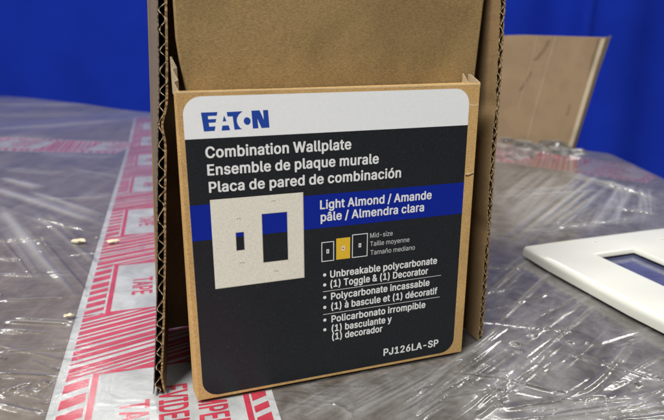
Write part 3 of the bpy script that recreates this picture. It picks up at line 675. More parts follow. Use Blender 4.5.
def text_polys(s, bold=1, spacing=1.0):
    cu = bpy.data.curves.new('lettering', 'CURVE')
    cu.dimensions = '2D'
    cu.fill_mode = 'FRONT'
    x = 0.0
    for ch in s:
        if ch == ' ':
            x += SPACE * spacing
            continue
        adv, outlines = (BOLD_GLYPHS if bold else LIGHT_GLYPHS)[ch]
        for pts in outlines:
            sp = cu.splines.new('POLY')
            n = len(pts) // 2
            sp.points.add(n - 1)
            sp.use_cyclic_u = True
            for k in range(n):
                sp.points[k].co = ((x + pts[2 * k]) / 1000, pts[2 * k + 1] / 1000, 0, 1)
        x += adv * spacing
    o = bpy.data.objects.new('lettering', cu)
    COL.objects.link(o)
    dg = bpy.context.evaluated_depsgraph_get()
    me = bpy.data.meshes.new_from_object(o.evaluated_get(dg))
    v = np.array([x.co[:2] for x in me.vertices])
    f = [tuple(p.vertices) for p in me.polygons]
    bpy.data.objects.remove(o)
    bpy.data.curves.remove(cu)
    bpy.data.meshes.remove(me)
    return v, f


def fitted(s, x0, x1, base, cap, offset, spacing=1.0):
    """flat outline of a line of text, fitted to x0..x1; y is up, baseline at base"""
    hv, _ = text_polys('H', offset)
    hb, ht = hv[:, 1].min(), hv[:, 1].max()
    v, f = text_polys(s, offset, spacing)
    ax, bx = v[:, 0].min(), v[:, 0].max()
    out = np.empty_like(v)
    out[:, 0] = x0 + (v[:, 0] - ax) / (bx - ax) * (x1 - x0)
    out[:, 1] = base + (v[:, 1] - hb) / (ht - hb) * cap
    return out, f


# ------------------------------------------------------------------ carton and its label
Z3 = np.array([0, 0, 1.0])
U3 = np.array([U2[0], U2[1], 0])
N3 = np.array([N2[0], N2[1], 0])
O3 = np.array([BL[0], BL[1], 0])


def cpt(x, y, off=0.0):
    """label coordinates: x right, y down from the carton's top (mm), off = out of the face"""
    return O3 + U3 * x + Z3 * (130.0 - y) - N3 * off


def rounded(x0, y0, x1, y1, r, n=8, corners=(1, 1, 1, 1)):
    """polygon, y down; corners tl, tr, br, bl"""
    pts = []
    for (cx, cy, a0, on) in ((x0 + r, y0 + r, 180, corners[0]), (x1 - r, y0 + r, 270, corners[1]), (x1 - r, y1 - r, 0, corners[2]), (x0 + r, y1 - r, 90, corners[3])):
        if not on:
            pts.append((x0 if a0 in (180, 90) else x1, y0 if a0 in (180, 270) else y1))
            continue
        for k in range(n + 1):
            a = math.radians(a0 + 90 * k / n)
            pts.append((cx + r * math.cos(a), cy + r * math.sin(a)))
    return pts


def flat(name, polys, mats, off, parent, midx=None):
    """several outlines on the carton's front, as one flat mesh"""
    vs, fs = [], []
    for p in polys:
        b = len(vs)
        vs += [cpt(x, y, off) for x, y in p]
        fs.append(tuple(range(b + len(p) - 1, b - 1, -1)))
    return mesh_obj(name, vs, fs, mats, parent, midx=midx)


def ring(x0, y0, x1, y1, w):
    return [[(x0, y0), (x1, y0), (x1, y0 + w), (x0, y0 + w)], [(x0, y1 - w), (x1, y1 - w), (x1, y1), (x0, y1)],
            [(x0, y0 + w), (x0 + w, y0 + w), (x0 + w, y1 - w), (x0, y1 - w)], [(x1 - w, y0 + w), (x1, y0 + w), (x1, y1 - w), (x1 - w, y1 - w)]]


def disc(cx, cy, r, n=20):
    return [(cx + r * math.cos(2 * math.pi * k / n), cy + r * math.sin(2 * math.pi * k / n)) for k in range(n)]


carton = thing('retail_carton', 'slim kraft carton with black and white printed wallplate label', 'carton', tuple(O3))


def slab(name, pts_front, pts_back, mat, parent, bev=0.6, seg=2):
    bm = bmesh.new()
    a = [bm.verts.new(Vector(p) * MM) for p in pts_front]
    b = [bm.verts.new(Vector(p) * MM) for p in pts_back]
    n = len(a)
    bm.faces.new(a)
    bm.faces.new(b[::-1])
    for i in range(n):
        j = (i + 1) % n
        bm.faces.new((a[j], a[i], b[i], b[j]))
    bmesh.ops.recalc_face_normals(bm, faces=bm.faces[:])
    if bev:
        bmesh.ops.bevel(bm, geom=bm.edges[:], offset=bev * MM, segments=seg, profile=0.5, affect='EDGES')
    return bm_obj(name, bm, mat, parent, smooth=False)


X0, X1, YT, YB = -0.8, 128.0, -1.2, 130.0


def face_pts(x0, x1, yt, yb, off, wob=0.0):
    return [cpt(x0, yt, off), cpt(x1, yt, off), cpt(x1, yb, off), cpt(x0, yb, off)]


slab('front_board', face_pts(X0, X1, YT, YB, 0.0), face_pts(X0 + 0.2, X1 - 0.2, YT, YB, -0.9), M_KRAFT_CARTON, carton, 0.38, 2)
body_f = [cpt(X0 - 0.4, YT + 0.3, -1.25), cpt(X1, YT + 0.3, -1.25), cpt(X1, YB - 0.2, -1.25), cpt(X0 - 0.4, YB - 0.2, -1.25)]
body_b = [cpt(X0 + 0.9, YT + 1.0, -9.5), cpt(X1 - 1, YT + 0.3, -9.5), cpt(X1 - 1, YB - 0.2, -9.5), cpt(X0 - 1.3, YB - 0.2, -9.5)]
slab('carton_body', body_f, body_b, M_KRAFT_CARTON, carton, 0.5, 2)
# open tuck flaps: thin board standing a little above the top at both ends


def sheet_from(name, outline_px, o, n, thick, mat, parent):
    f = [on_plane(x, y, o, n) for x, y in outline_px]
    b = [p + n * thick for p in f]
    return slab(name, f, b, mat, parent, 0.0)


def strip(name, rail_a, rail_b, thick_dir, mat, parent):
    """thin board between two rails of points, given thickness along thick_dir"""
    n = len(rail_a)
    vs = [*rail_a, *rail_b, *[p + thick_dir for p in rail_a], *[p + thick_dir for p in rail_b]]
    fs = []
    for i in range(n - 1):
        fs += [(i, i + 1, n + i + 1, n + i), (2 * n + i, 3 * n + i, 3 * n + i + 1, 2 * n + i + 1),
               (i, 2 * n + i, 2 * n + i + 1, i + 1), (n + i, n + i + 1, 3 * n + i + 1, 3 * n + i)]
    fs += [(0, n, 3 * n, 2 * n), (n - 1, 3 * n - 1, 4 * n - 1, 2 * n - 1)]
    return mesh_obj(name, vs, fs, mat, parent)


ra = [cpt(X1 - 0.6, YT + 0.6, 0.0), cpt(X1 - 0.1, YT - 0.2, -1.2), cpt(X1 - 0.6, YT - 3.0, -7.5), cpt(X1 - 0.8, YT - 3.4, -9.3)]
rb = [cpt(X1 - 0.6, YT + 14, 0.0 - 1.0), cpt(X1 - 0.1, YT + 14, -1.5), cpt(X1 - 0.6, YT + 14, -7.5), cpt(X1 - 0.8, YT + 14, -9.3)]
strip('tuck_flap', ra, rb, U3 * 0.55, M_KRAFT_LINER, carton)
ra = [cpt(X1 - 3.2, YT + 1.2, -4.6), cpt(X1 - 3.5, YT - 2.2, -7.8), cpt(X1 - 3.7, YT - 3.6, -9.4)]
rb = [cpt(X1 - 3.2, YT + 9, -4.6), cpt(X1 - 3.5, YT + 9, -7.8), cpt(X1 - 3.7, YT + 9, -9.4)]
strip('tuck_flap', ra, rb, U3 * 0.5, M_KRAFT_LINER, carton)
zig = [(1.2, 0.6, -3), (-0.3, -3.0, -5), (1.4, -3.6, -6.2), (-0.3, -7.5, -8), (1.4, -8.0, -8.6), (-0.2, -12, -9.4)]
ra = [cpt(X0 + a, YT + b, c) for a, b, c in zig]
rb = [cpt(X0 + a, YT + 1.5, c) for a, b, c in zig]
strip('tuck_flap', ra, rb, U3 * 0.6, M_KRAFT_LINER, carton)

# worn fold and small tear on the right margin
M_FOLD = kraft('kraft_fold', (0.62, 0.44, 0.22), (0.80, 0.62, 0.36), 0.1)
M_TEAR = kraft('kraft_tear', (0.10, 0.055, 0.02), (0.18, 0.11, 0.05), 0.1)
flat('fold_line', [[(123.3, 7.6), (125.5, 8.1), (127.5, 7.5), (127.5, 8.0), (125.4, 8.6), (123.3, 8.1)]], M_FOLD, 0.03, carton)
flat('tear_mark', [[(123.4, 39.2), (125.0, 39.5), (127.6, 38.6), (127.6, 39.1), (126.0, 40.0), (124.2, 40.3), (123.4, 39.9)]], M_TEAR, 0.03, carton)
flat('fold_line', [[(123.6, 38.3), (125.6, 38.6), (127.6, 37.9), (127.6, 38.5), (125.0, 39.3), (123.6, 39.0)]], M_FOLD, 0.035, carton)
flat('fold_line', [[(-0.3, -0.9), (127.6, -0.9), (127.6, -0.45), (90, -0.35), (50, -0.5), (-0.3, -0.4)]], M_FOLD, 0.03, carton)
# the printed label
LX0, LX1, LY0, LY1, LR = 1.5, 122.9, 0.9, 128.4, 7.0
lab = flat('label', [rounded(LX0, LY0, LX1, LY1, LR, 10)], M_WHITE, 0.04, carton)
flat('black_panel', [rounded(LX0 + 0.02, 16.8, LX1 - 0.02, LY1 - 0.02, LR, 10, (0, 0, 1, 1))], M_BLACK, 0.07, lab)
flat('colour_band', [[(LX0 + 0.02, 42.7), (LX1 - 0.02, 42.7), (LX1 - 0.02, 57.4), (LX0 + 0.02, 57.4)]], M_BLUE, 0.10, lab)
# picture of the wall plate on the label, its two openings left open
PW = (9.4, 41.0, 47.4, 79.0)
TG = (18.9, 55.6, 22.1, 63.2)
DC = (29.8, 48.8, 40.3, 69.8)


def plate_with_holes(r, holes):
    xs = sorted({r[0], r[2], *[h[0] for h in holes], *[h[2] for h in holes]})
    ys = sorted({r[1], r[3], *[h[1] for h in holes], *[h[3] for h in holes]})
    out = []
    for i in range(len(xs) - 1):
        for j in range(len(ys) - 1):
            mx, my = (xs[i] + xs[i + 1]) / 2, (ys[j] + ys[j + 1]) / 2
            if any(h[0] < mx < h[2] and h[1] < my < h[3] for h in holes):
                continue
            out.append([(xs[i], ys[j]), (xs[i + 1], ys[j]), (xs[i + 1], ys[j + 1]), (xs[i], ys[j + 1])])
    return out


pic = plate_with_holes(PW, (TG, DC))
scr = []
for (sx, sy) in ((20.4, 49.9), (20.9, 69.0), (34.8, 43.8), (35.2, 74.5)):
    scr += [[(sx - 0.8, sy - 0.35), (sx + 0.8, sy - 0.35), (sx + 0.8, sy - 0.15), (sx - 0.8, sy - 0.15)],
            [(sx - 0.8, sy - 0.15), (sx - 0.65, sy - 0.15), (sx - 0.65, sy + 0.35), (sx - 0.8, sy + 0.35)],
            [(sx + 0.65, sy - 0.15), (sx + 0.8, sy - 0.15), (sx + 0.8, sy + 0.35), (sx + 0.65, sy + 0.35)]]
ppic = flat('plate_picture', pic, M_IVORY, 0.13, lab)
edge_lines = []
for (a0, b0, a1, b1) in (TG, DC):
    edge_lines += ring(a0 - 0.22, b0 - 0.22, a1 + 0.22, b1 + 0.22, 0.16)
edge_lines += [[(PW[2] - 0.35, PW[1]), (PW[2], PW[1]), (PW[2], PW[3]), (PW[2] - 0.35, PW[3])], [(PW[0], PW[3] - 0.3), (PW[2] - 0.35, PW[3] - 0.3), (PW[2] - 0.35, PW[3]), (PW[0], PW[3])]]
flat('picture_outline', edge_lines, M_IVEDGE, 0.155, lab)
flat('screw_mark', scr, M_IVLINE, 0.16, lab)
# logo, traced as outlines


def lg(x, y):                                   # logo crop pixels -> label mm
    return (8.1 + (x - 52) / (530 - 52) * 25.6, 6.9 + (y - (100 - (x - 52) * 0.046)) / 127.0 * 6.9)


logo = []
logo.append([lg(*p) for p in ((52, 100), (166, 95), (160, 120), (98, 123), (99, 146), (155, 143), (150, 167), (101, 170), (104, 197), (147, 194), (140, 226), (65, 231))])
logo.append([lg(*p) for p in ((212, 118), (226, 158), (200, 161))])
logo.append([lg(*p) for p in ((196, 190), (240, 187), (250, 221), (189, 225))])
tp = [(231, 95), (345, 88)]
for k in range(9):                              # the ring of the O bites a curve out of the T
    a = math.radians(222 - 84 * k / 8)
    tp.append((376 + 74 * math.cos(a), 156 - 74 * math.sin(a) * -1))
tp = [(231, 95), (345, 88), (318, 110), (303, 135), (300, 160), (308, 185), (322, 205), (336, 214), (281, 219), (272, 124), (236, 126)]
logo.append([lg(*p) for p in tp])
logo.append([lg(375 + 25 * math.cos(2 * math.pi * k / 24), 157 + 27 * math.sin(2 * math.pi * k / 24)) for k in range(24)])
logo.append([lg(*p) for p in ((408, 84), (468, 80), (497, 148), (493, 79), (530, 77), (537, 203), (478, 207), (450, 140), (455, 208), (415, 210))])
flat('logo', logo, M_LOGO, 0.07, lab)

BOLD = 1
LINES = [
    ('Combination Wallplate', 8.8, 68.3, 24.35, 4.45, BOLD, M_INK), ('Ensemble de plaque murale', 9.1, 80.8, 31.2, 4.4, BOLD, M_INK),
    ('Placa de pared de combinaci\u00f3n', 9.3, 91.4, 38.1, 4.4, BOLD, M_INK),
    ('Light Almond / Amande', 54.6, 106.8, 49.1, 3.95, BOLD, M_INK), ('p\u00e2le / Almendra clara', 54.8, 103.3, 54.5, 3.95, BOLD, M_INK),
    ('Mid-size', 77.5, 88.3, 64.3, 2.2, 0, M_GREYINK), ('Taille moyenne', 77.6, 96.7, 68.2, 2.2, 0, M_GREYINK), ('Tama\u00f1o mediano', 77.8, 99.6, 72.3, 2.2, 0, M_GREYINK),
    ('Unbreakable polycarbonate', 59.0, 111.3, 80.7, 3.4, BOLD, M_INK), ('(1) Toggle & (1) Decorator', 59.1, 106.9, 85.3, 3.4, BOLD, M_INK),
    ('Polycarbonate incassable', 59.4, 108.0, 91.3, 3.4, BOLD, M_INK), ('(1) \u00e0 bascule et (1) d\u00e9coratif', 59.5, 112.3, 96.2, 3.4, BOLD, M_INK),
    ('Policarbonato irrompible', 59.6, 106.4, 102.4, 3.4, BOLD, M_INK), ('(1) basculante y', 59.7, 89.2, 107.1, 3.4, BOLD, M_INK),
    ('(1) decorador', 59.9, 84.6, 111.3, 3.4, BOLD, M_INK),
    ('PJ126LA-SP', 85.5, 114.5, 124.2, 3.75, 1, M_INK),
]
for (s, x0, x1, base, cap, off, m) in LINES:
    v, f = fitted(s, x0, x1, -base, cap, off)
    mesh_obj('lettering', [cpt(a, -b, 0.14) for a, b in v], f, m, lab)
flat('bullet', [disc(56.5, y, 0.75) for y in (79.0, 83.7, 89.7, 94.5, 100.7, 105.5)], M_INK, 0.14, lab)
flat('divider_rule', [[(55.7, y - 0.13), (113.8, y - 0.13), (113.8, y + 0.13), (55.7, y + 0.13)] for y in (86.85, 97.9)], M_GREYINK, 0.14, lab)
for (x0, y0, x1, y1, yel) in ((55.1, 63.8, 60.8, 72.8, 0), (61.8, 62.85, 68.2, 72.6, 1), (69.1, 61.85, 76.4, 72.65, 0)):
    cx, cy = (x0 + x1) / 2, (y0 + y1) / 2 - 0.1
    if yel:
        polys = [[(x0, y0), (x1, y0), (x1, y1), (x0, y1)]]
        o = flat('size_icon', polys + [[(cx - 0.7, cy - 0.95), (cx + 0.7, cy - 0.95), (cx + 0.7, cy + 0.95), (cx - 0.7, cy + 0.95)]] + [disc(cx, cy, 0.42, 12)], [M_YELLOW, M_INK, M_RED], 0.14, lab, [0, 1, 2])
        for k, p in enumerate(o.data.vertices):
            if k >= 4:
                p.co = Vector(p.co) - Vector(N3) * (0.02 if k < 8 else 0.04) * MM
    else:
        polys = ring(x0, y0, x1, y1, 0.35) + ring(cx - 0.6, cy - 0.95, cx + 0.6, cy + 0.95, 0.42)
        flat('size_icon', polys, M_INK, 0.14, lab)

# ------------------------------------------------------------------ corrugated box around it
box = thing('corrugated_box', 'open brown corrugated box standing on end around the printed carton', 'box', tuple(O3 + U3 * 64 + N3 * 40))


def interp(pts, n):
    """resample a polyline of (3-vectors) evenly"""
    pts = np.array(pts)
    seg = np.linalg.norm(np.diff(pts, axis=0), axis=1)
    s = np.concatenate([[0], np.cumsum(seg)])
    # smooth with a moving average so that joints are bends, not corners
    t = np.linspace(0, s[-1], n)
    out = np.stack([np.interp(t, s, pts[:, k]) for k in range(3)], -1)
    k = max(3, n // 22) | 1
    pad = np.pad(out, ((k // 2, k // 2), (0, 0)), mode='reflect', reflect_type='odd')
    return np.stack([np.convolve(pad[:, c], np.ones(k) / k, 'valid') for c in range(3)], -1), t


def ribbon(front, back, thick, tdir, jitter=0.0, seed=1):
    """thin upright board: front rail to back rail, thick along tdir"""
    r = np.random.default_rng(seed)
    n = len(front)
    jit = r.normal(0, 1, n)
    jit = np.convolve(jit, [0.25, 0.5, 0.25], 'same') * jitter
    dv = back - front
    dv = dv / np.linalg.norm(dv, axis=1)[:, None]
    a = front + dv * jit[:, None]
    td = np.asarray(tdir) * thick
    vs = np.concatenate([a, back, a + td, back + td])
    fs = []
    for i in range(n - 1):
        fs += [(i, i + 1, n + i + 1, n + i), (2 * n + i, 3 * n + i, 3 * n + i + 1, 2 * n + i + 1),
               (i, 2 * n + i, 2 * n + i + 1, i + 1), (n + i, n + i + 1, 3 * n + i + 1, 3 * n + i)]
    fs += [(0, n, 3 * n, 2 * n), (n - 1, 3 * n - 1, 4 * n - 1, 2 * n - 1)]
    return vs, fs


def joined(parts):
    V, FS = [], []
    b = 0
    for v, f in parts:
        V.append(v)
        FS += [tuple(i + b for i in q) for q in f]
        b += len(v)
    return np.concatenate(V), FS


def corrugated(front_pts, back_pts, T, period, outer, mat_outer, mat_inner, inward, seed, flare=0.0, crush=None):
    """outward liner, fluted core and inward liner; T = board thickness along `inward`"""
    n = 420
    fr, t = interp(front_pts, n)
    bk, _ = interp(back_pts, n)
    inn = np.asarray(inward)
    r = np.random.default_rng(seed)
    wob = np.convolve(r.normal(0, 1, n + 40), np.ones(41) / 41, 'valid')[:n] * 0.9
    cz = np.ones(n)
    if crush is not None:
        for (c0, w, k) in crush:
            cz *= 1 - k * np.exp(-((t - c0) / w) ** 2)
    tt = T * cz
    fl = np.zeros(n)
    if flare:
        fl = flare * np.clip((9 - (t if fr[0, 2] < fr[-1, 2] else t[-1] - t)) / 9, 0, 1) ** 1.5
    fo = fr - inn * (T / 2) + inn * wob[:, None] * 0.25
    bo = bk - inn * (T / 2)
    fi = fo + inn * (tt + fl)[:, None]
    bi = bo + inn * T
    v1, f1 = ribbon(fo, bo, 0.42, inn, 0.22, seed + 1)
    v2, f2 = ribbon(fi, bi, 0.42 if T < 3 else 0.85, -inn, 0.22, seed + 2)
    ph = 2 * math.pi * (t / period + 0.17 * np.sin(t / 23.0) + 0.09 * np.sin(t / 5.3 + 1) + 0.06 * np.sin(t / 2.9))
    w = np.clip(0.5 + 0.5 * np.sin(ph) * (1.02 - 0.16 * np.sin(t / 11.0) ** 2) + 0.07 * np.sin(t / 7.0), 0, 1)
    # flutes lean and flatten where the board was cut
    lo, hi = 0.42, np.maximum(tt - 0.42, 0.6)
    pos = lo + (hi - lo - 0.28) * w
    sk = np.gradient(np.sin(ph + 0.9)) * 0.0
    fc = fo + inn * pos[:, None] + Z3 * sk[:, None]
    bc = bo + inn * pos[:, None]
    v3, f3 = ribbon(fc, bc, 0.34, inn, 0.35, seed + 3)
    vv, ff = joined([(v1, f1), (v2, f2)])
    mi = [0] * len(f1) + [1] * len(f2)
    p = mesh_obj('side_panel', vv, ff, [mat_outer, mat_inner], box, midx=mi)
    mesh_obj('fluted_core', v3, f3, [M_CORE_SHADE, M_KRAFT_LINER], p, midx=[1 if k < 4 * (n - 1) and k % 4 == 2 else 0 for k in range(len(f3))])
    return p


# left panel (leans in at the top, swings outward toward the back)
LPX = [(157.5, 393), (160.0, 330), (161.3, 280), (161.6, 200), (162.0, 140), (163.0, 100), (162.8, 60), (162.0, 0), (161, -60)]
lb = on_ground(157.5, 393)
LF = []
for k, (x, y) in enumerate(LPX):
    if k == 0:
        LF.append(lb)
    else:
        LF.append(on_depth(x, y, lb[1] + 6 * (393 - y) / 393))
LBK = []
for k, p in enumerate(LF):
    f = (393 - LPX[k][1]) / 393
    Yb = p[1] + 58
    dep = Yb * math.cos(PITCH) - (p[2] - CAM[2]) * math.sin(PITCH)
    tx = np.interp(LPX[k][1], [-60, 0, 140, 280, 393], [151.5, 152.5, 155, 161, 165.0])
    q = np.array([(tx - CX) / F * dep, Yb, p[2]])
    LBK.append(q)
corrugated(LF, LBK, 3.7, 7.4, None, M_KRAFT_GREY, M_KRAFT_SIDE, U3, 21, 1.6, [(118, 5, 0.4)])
# right panel
RPX = [(480.0, 340), (485.0, 280), (489.6, 210), (494.4, 140), (499.5, 70), (503.2, 0), (507, -60)]
rb0 = on_ground(480, 340)
RF = [rb0] + [on_depth(x, y, rb0[1] - 2 * (340 - y) / 340) for x, y in RPX[1:]]
RBK = [p + N3 * 62 + U3 * 1.0 for p in RF]
corrugated(RF, RBK, 2.7, 6.4, None, M_KRAFT_SIDE, M_KRAFT_SIDE, -U3, 31, 0.0, [(60, 6, 0.4), (120, 5, 0.35)])
# back panel closes the box behind
h_top = max(LF[-1][2], RF[-1][2])
bl0, br0 = LBK[0] * [1, 1, 0], RBK[0] * [1, 1, 0]
bk_f = [bl0 - U3 * 4, br0 + U3 * 2, br0 + U3 * 2 + Z3 * h_top, np.array([LBK[-1][0], LBK[-1][1], 0]) + Z3 * h_top - U3 * 2]
slab('back_panel', bk_f, [p + N3 * 3.5 for p in bk_f], M_KRAFT_SIDE, box, 0.4, 1)
tf = [LF[-1] + N3 * 9 + U3 * 2.2, RF[-1] + N3 * 9 - U3 * 1.8, br0 + U3 * -1.8 + Z3 * h_top, np.array([LBK[-1][0], LBK[-1][1], h_top]) + U3 * 2.2]
tf = [np.array([p[0], p[1], h_top - 1]) for p in tf]
slab('gap_shade_panel', tf, [p - Z3 * 3.5 for p in tf], M_KRAFT_SIDE, box, 0.4, 1)  # unseen, added to keep light out of the gap behind the inner flap
# inner flap seen above the carton
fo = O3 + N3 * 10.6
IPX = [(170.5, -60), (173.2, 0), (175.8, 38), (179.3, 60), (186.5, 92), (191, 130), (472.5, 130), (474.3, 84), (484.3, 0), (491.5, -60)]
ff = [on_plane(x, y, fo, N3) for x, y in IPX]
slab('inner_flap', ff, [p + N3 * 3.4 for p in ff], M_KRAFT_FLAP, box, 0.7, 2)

# ------------------------------------------------------------------ printed security tape under the film
TW = 94.0
M_TAPE_HAZED = paint('tape_hazed', (0.36, 0.29, 0.28), 0.4, 0.1, 60)  # haze of the film over the far tape, put into duller colours
M_RED_HAZED = paint('tape_red_hazed', (0.42, 0.07, 0.09), 0.4, 0.15, 60)


def tape_strip(label, o, d, length, start, phase, text=True, white=None, red=None):
    """o: point on the tape's left edge, d: its direction on the table; across runs to the right"""
    d = np.asarray(d, float) / np.linalg.norm(d)
    e = np.array([d[1], -d[0]])
    o = np.asarray(o, float)
    root = thing('security_tape', label, 'tape', (*(o + d * (start + length / 2) + e * TW / 2), -2))

    def at(al, ac, off):
        p = o + d * al + e * ac
        return np.array([p[0], p[1], float(base_z(p[0], p[1])) + off])

    n = max(8, int(length / 12))
    ac = np.linspace(0, TW, 9)
    al = np.linspace(start, start + length, n)
    A, B = np.meshgrid(ac, al)
    P = o[None, None] + d * B[..., None] + e * A[..., None]
    Zb = base_z(P[..., 0], P[..., 1]) + 0.35
    vs = np.concatenate([P, Zb[..., None]], -1).reshape(-1, 3)
    i = np.arange(n * 9).reshape(n, 9)
    fs = np.stack([i[:-1, :-1], i[:-1, 1:], i[1:, 1:], i[1:, :-1]], -1).reshape(-1, 4).tolist()
    strip_o = mesh_obj('tape_strip', vs, fs, white or M_TAPE, root, smooth=True)
    IV, IF = [], []
    r = random.Random(int(phase) + 5)

    def clip(poly, axis, lim, keep_less):
        out = []
        for k in range(len(poly)):
            p, q = poly[k], poly[(k + 1) % len(poly)]
            ip = (p[axis] <= lim) if keep_less else (p[axis] >= lim)
            iq = (q[axis] <= lim) if keep_less else (q[axis] >= lim)
            if ip:
                out.append(p)
            if ip != iq:
                s = (lim - p[axis]) / (q[axis] - p[axis])
                out.append((p[0] + s * (q[0] - p[0]), p[1] + s * (q[1] - p[1])))
        return out

    def add(poly):
        if len(poly) < 3:
            return
        b = len(IV)
        IV.extend(at(x, y, 0.5) for x, y in poly)
        IF.append(tuple(range(b, b + len(poly))))

    def band(a0, a1, c0, c1, al0, al1, slope):
        segs = max(1, int((c1 - c0) / 12))
        for k in range(segs):
            u0, u1 = c0 + (c1 - c0) * k / segs, c0 + (c1 - c0) * (k + 1) / segs
            p = [(a0 + slope * u0, u0), (a0 + slope * u1, u1), (a1 + slope * u1, u1), (a1 + slope * u0, u0)]
            p = clip(clip(p, 0, al1, True), 0, al0, False)
            add(p)

    def hatch(c0, c1, al0, al1, slope, wr, gr):
        a = al0 - slope * c1 - 4
        while a < al1 - slope * c0 + 4:
            w = r.uniform(*wr)
            band(a, a + w, c0, c1, al0, al1, slope)
            a += w + r.uniform(*gr)

    PER, BOX = 142.0, 77.0
    k0 = int((start - phase) // PER) - 1
    b0 = phase + k0 * PER
    end = start + length
    while b0 < end:
        lo, hi = max(b0, start), min(b0 + BOX, end)
        if hi - lo > 3:
            hatch(4, 14.3, lo, hi, 0.40, (4.0, 7.5), (3.0, 5.5))
            hatch(84.5, 91, lo, hi, 0.40, (4.0, 7.5), (3.0, 5.5))
            add([(lo, 15.5), (hi, 15.5), (hi, 18.3), (lo, 18.3)])
            add([(lo, 81), (hi, 81), (hi, 83.5), (lo, 83.5)])
            for q in (b0, b0 + BOX - 1.6):
                if lo <= q <= hi - 1.6:
                    for c in range(5):
                        u0, u1 = 18.3 + 62.7 * c / 5, 18.3 + 62.7 * (c + 1) / 5
                        add([(q, u0), (q, u1), (q + 1.6, u1), (q + 1.6, u0)])
            if text:
                for (word, cb, half) in (('TAMPER', 61.5, 17), ('EVIDENT', 45.2, 18.5), ('TAPE', 29.0, 13.5)):
                    mid = b0 + BOX / 2 - (3 if word == 'TAPE' else 0)
                    v, f = fitted(word, -half, half, 0, 12.4, 1)
                    # reads toward the viewer: text x runs back along the tape, text up runs across
                    pts = [(mid - a, cb + b) for a, b in v]
                    if min(p[0] for p in pts) < start or max(p[0] for p in pts) > end:
                        continue
                    b = len(IV)
                    IV.extend(at(x, y, 0.5) for x, y in pts)
                    IF.extend(tuple(i + b for i in q) for q in f)
        lo, hi = max(b0 + BOX, start), min(b0 + PER, end)
        if hi - lo > 3:
            hatch(4, 91, lo, hi, 0.33, (1.3, 5.6), (0.9, 3.4))
        b0 += PER
    mesh_obj('tape_print', IV, IF, red or M_TAPERED, strip_o)
    return root


tape_strip('long red and white printed tape running from the near edge under the corrugated box', (-118, 203), (-0.275, 0.9615), 1080, -110, -43)
tape_strip('blurred red and white tape strip crossing the left side of the load', (-270, 792), (-1.0, 0.055), 600, 30, 10)
tape_strip('red tape strip with film haze in its dull colours along the far edge below the cardboard flap', (110, 940), (0.754, -0.656), 390, 0, 20, True, M_TAPE_HAZED, M_RED_HAZED)

# ------------------------------------------------------------------ wall plate on the right
plate = thing('wall_plate', 'almond plastic two gang wall plate lying flat on the film', 'wall plate', (PC[0] + 80, PC[1] - 40, 0))


def build_plate():
    LA, LB, TOP = 138.0, 132.0, 8.0
    holes = [(37.0, 31.0, 73.0, 101.0), (100.0, 54.0, 111.0, 78.0)]
    xs = sorted({4.5, LA - 4.5, *[h[i] for h in holes for i in (0, 2)]})
    ys = sorted({4.5, LB - 4.5, *[h[i] for h in holes for i in (1, 3)]})
    bm = bmesh.new()
    grid = {}

    def V(a, b, z):
        key = (round(a, 3), round(b, 3), round(z, 3))
        if key not in grid:
            p = PC + PA * a + PB * b
            grid[key] = bm.verts.new(Vector((p[0], p[1], z)) * MM)
        return grid[key]

    for i in range(len(xs) - 1):
        for j in range(len(ys) - 1):
            mx, my = (xs[i] + xs[i + 1]) / 2, (ys[j] + ys[j + 1]) / 2
            if any(h[0] < mx < h[2] and h[1] < my < h[3] for h in holes):
                continue
            bm.faces.new((V(xs[i], ys[j], TOP), V(xs[i + 1], ys[j], TOP), V(xs[i + 1], ys[j + 1], TOP), V(xs[i], ys[j + 1], TOP)))
    # rolled rim
    prof = [(4.5, TOP)] + [(4.5 - 4.5 * math.sin(a), TOP - 4.0 + 4.0 * math.cos(a)) for a in np.linspace(0.2, 1.45, 6)] + [(0, 0.4)]

    def loop(ins, z):
        pts = []
        xsl = [ins if x == xs[0] else (LA - ins if x == xs[-1] else x) for x in xs]
        ysl = [ins if y == ys[0] else (LB - ins if y == ys[-1] else y) for y in ys]
        pts += [(x, ysl[0]) for x in xsl]
        pts += [(xsl[-1], y) for y in ysl[1:]]
        pts += [(x, ysl[-1]) for x in xsl[::-1][1:]]
        pts += [(xsl[0], y) for y in ysl[::-1][1:-1]]
        # ease the four corners in
        k = ins
        out = []
        for (x, y) in pts:
            cxn, cyn = min(x, LA - x), min(y, LB - y)
            if abs(cxn - ins) < 1e-6 and abs(cyn - ins) < 1e-6:
                sh = (4.5 - ins) * 0.42
                x += sh if x < LA / 2 else -sh
                y += sh if y < LB / 2 else -sh
            out.append((x, y))
        return [V(x, y, z) for x, y in out]

    loops = [loop(i, z) for i, z in prof]
    for l0, l1 in zip(loops[:-1], loops[1:]):
        n = len(l0)
        for i in range(n):
            j = (i + 1) % n
            try:
                bm.faces.new((l0[i], l1[i], l1[j], l0[j]))
            except ValueError:
                pass
    # walls of the openings with an eased lip
    for h in holes:
        rim = [(h[0], h[1]), (h[2], h[1]), (h[2], h[3]), (h[0], h[3])]
        for k in range(4):
            (a0, b0), (a1, b1) = rim[k], rim[(k + 1) % 4]
            up0, up1 = V(a0, b0, TOP), V(a1, b1, TOP)
            c = ((h[0] + h[2]) / 2, (h[1] + h[3]) / 2)

            def inn(a, b, q):
                return (a + math.copysign(q, c[0] - a), b + math.copysign(q, c[1] - b))
            l0, l1 = V(*inn(a0, b0, 1.1), TOP - 0.9), V(*inn(a1, b1, 1.1), TOP - 0.9)
            d0, d1 = V(*inn(a0, b0, 1.3), TOP - 3.2), V(*inn(a1, b1, 1.3), TOP - 3.2)
            bm.faces.new((up0, up1, l1, l0))
            bm.faces.new((l0, l1, d1, d0))
    o = bm_obj('plate_body', bm, M_PLATE, plate, smooth=True)
    return o


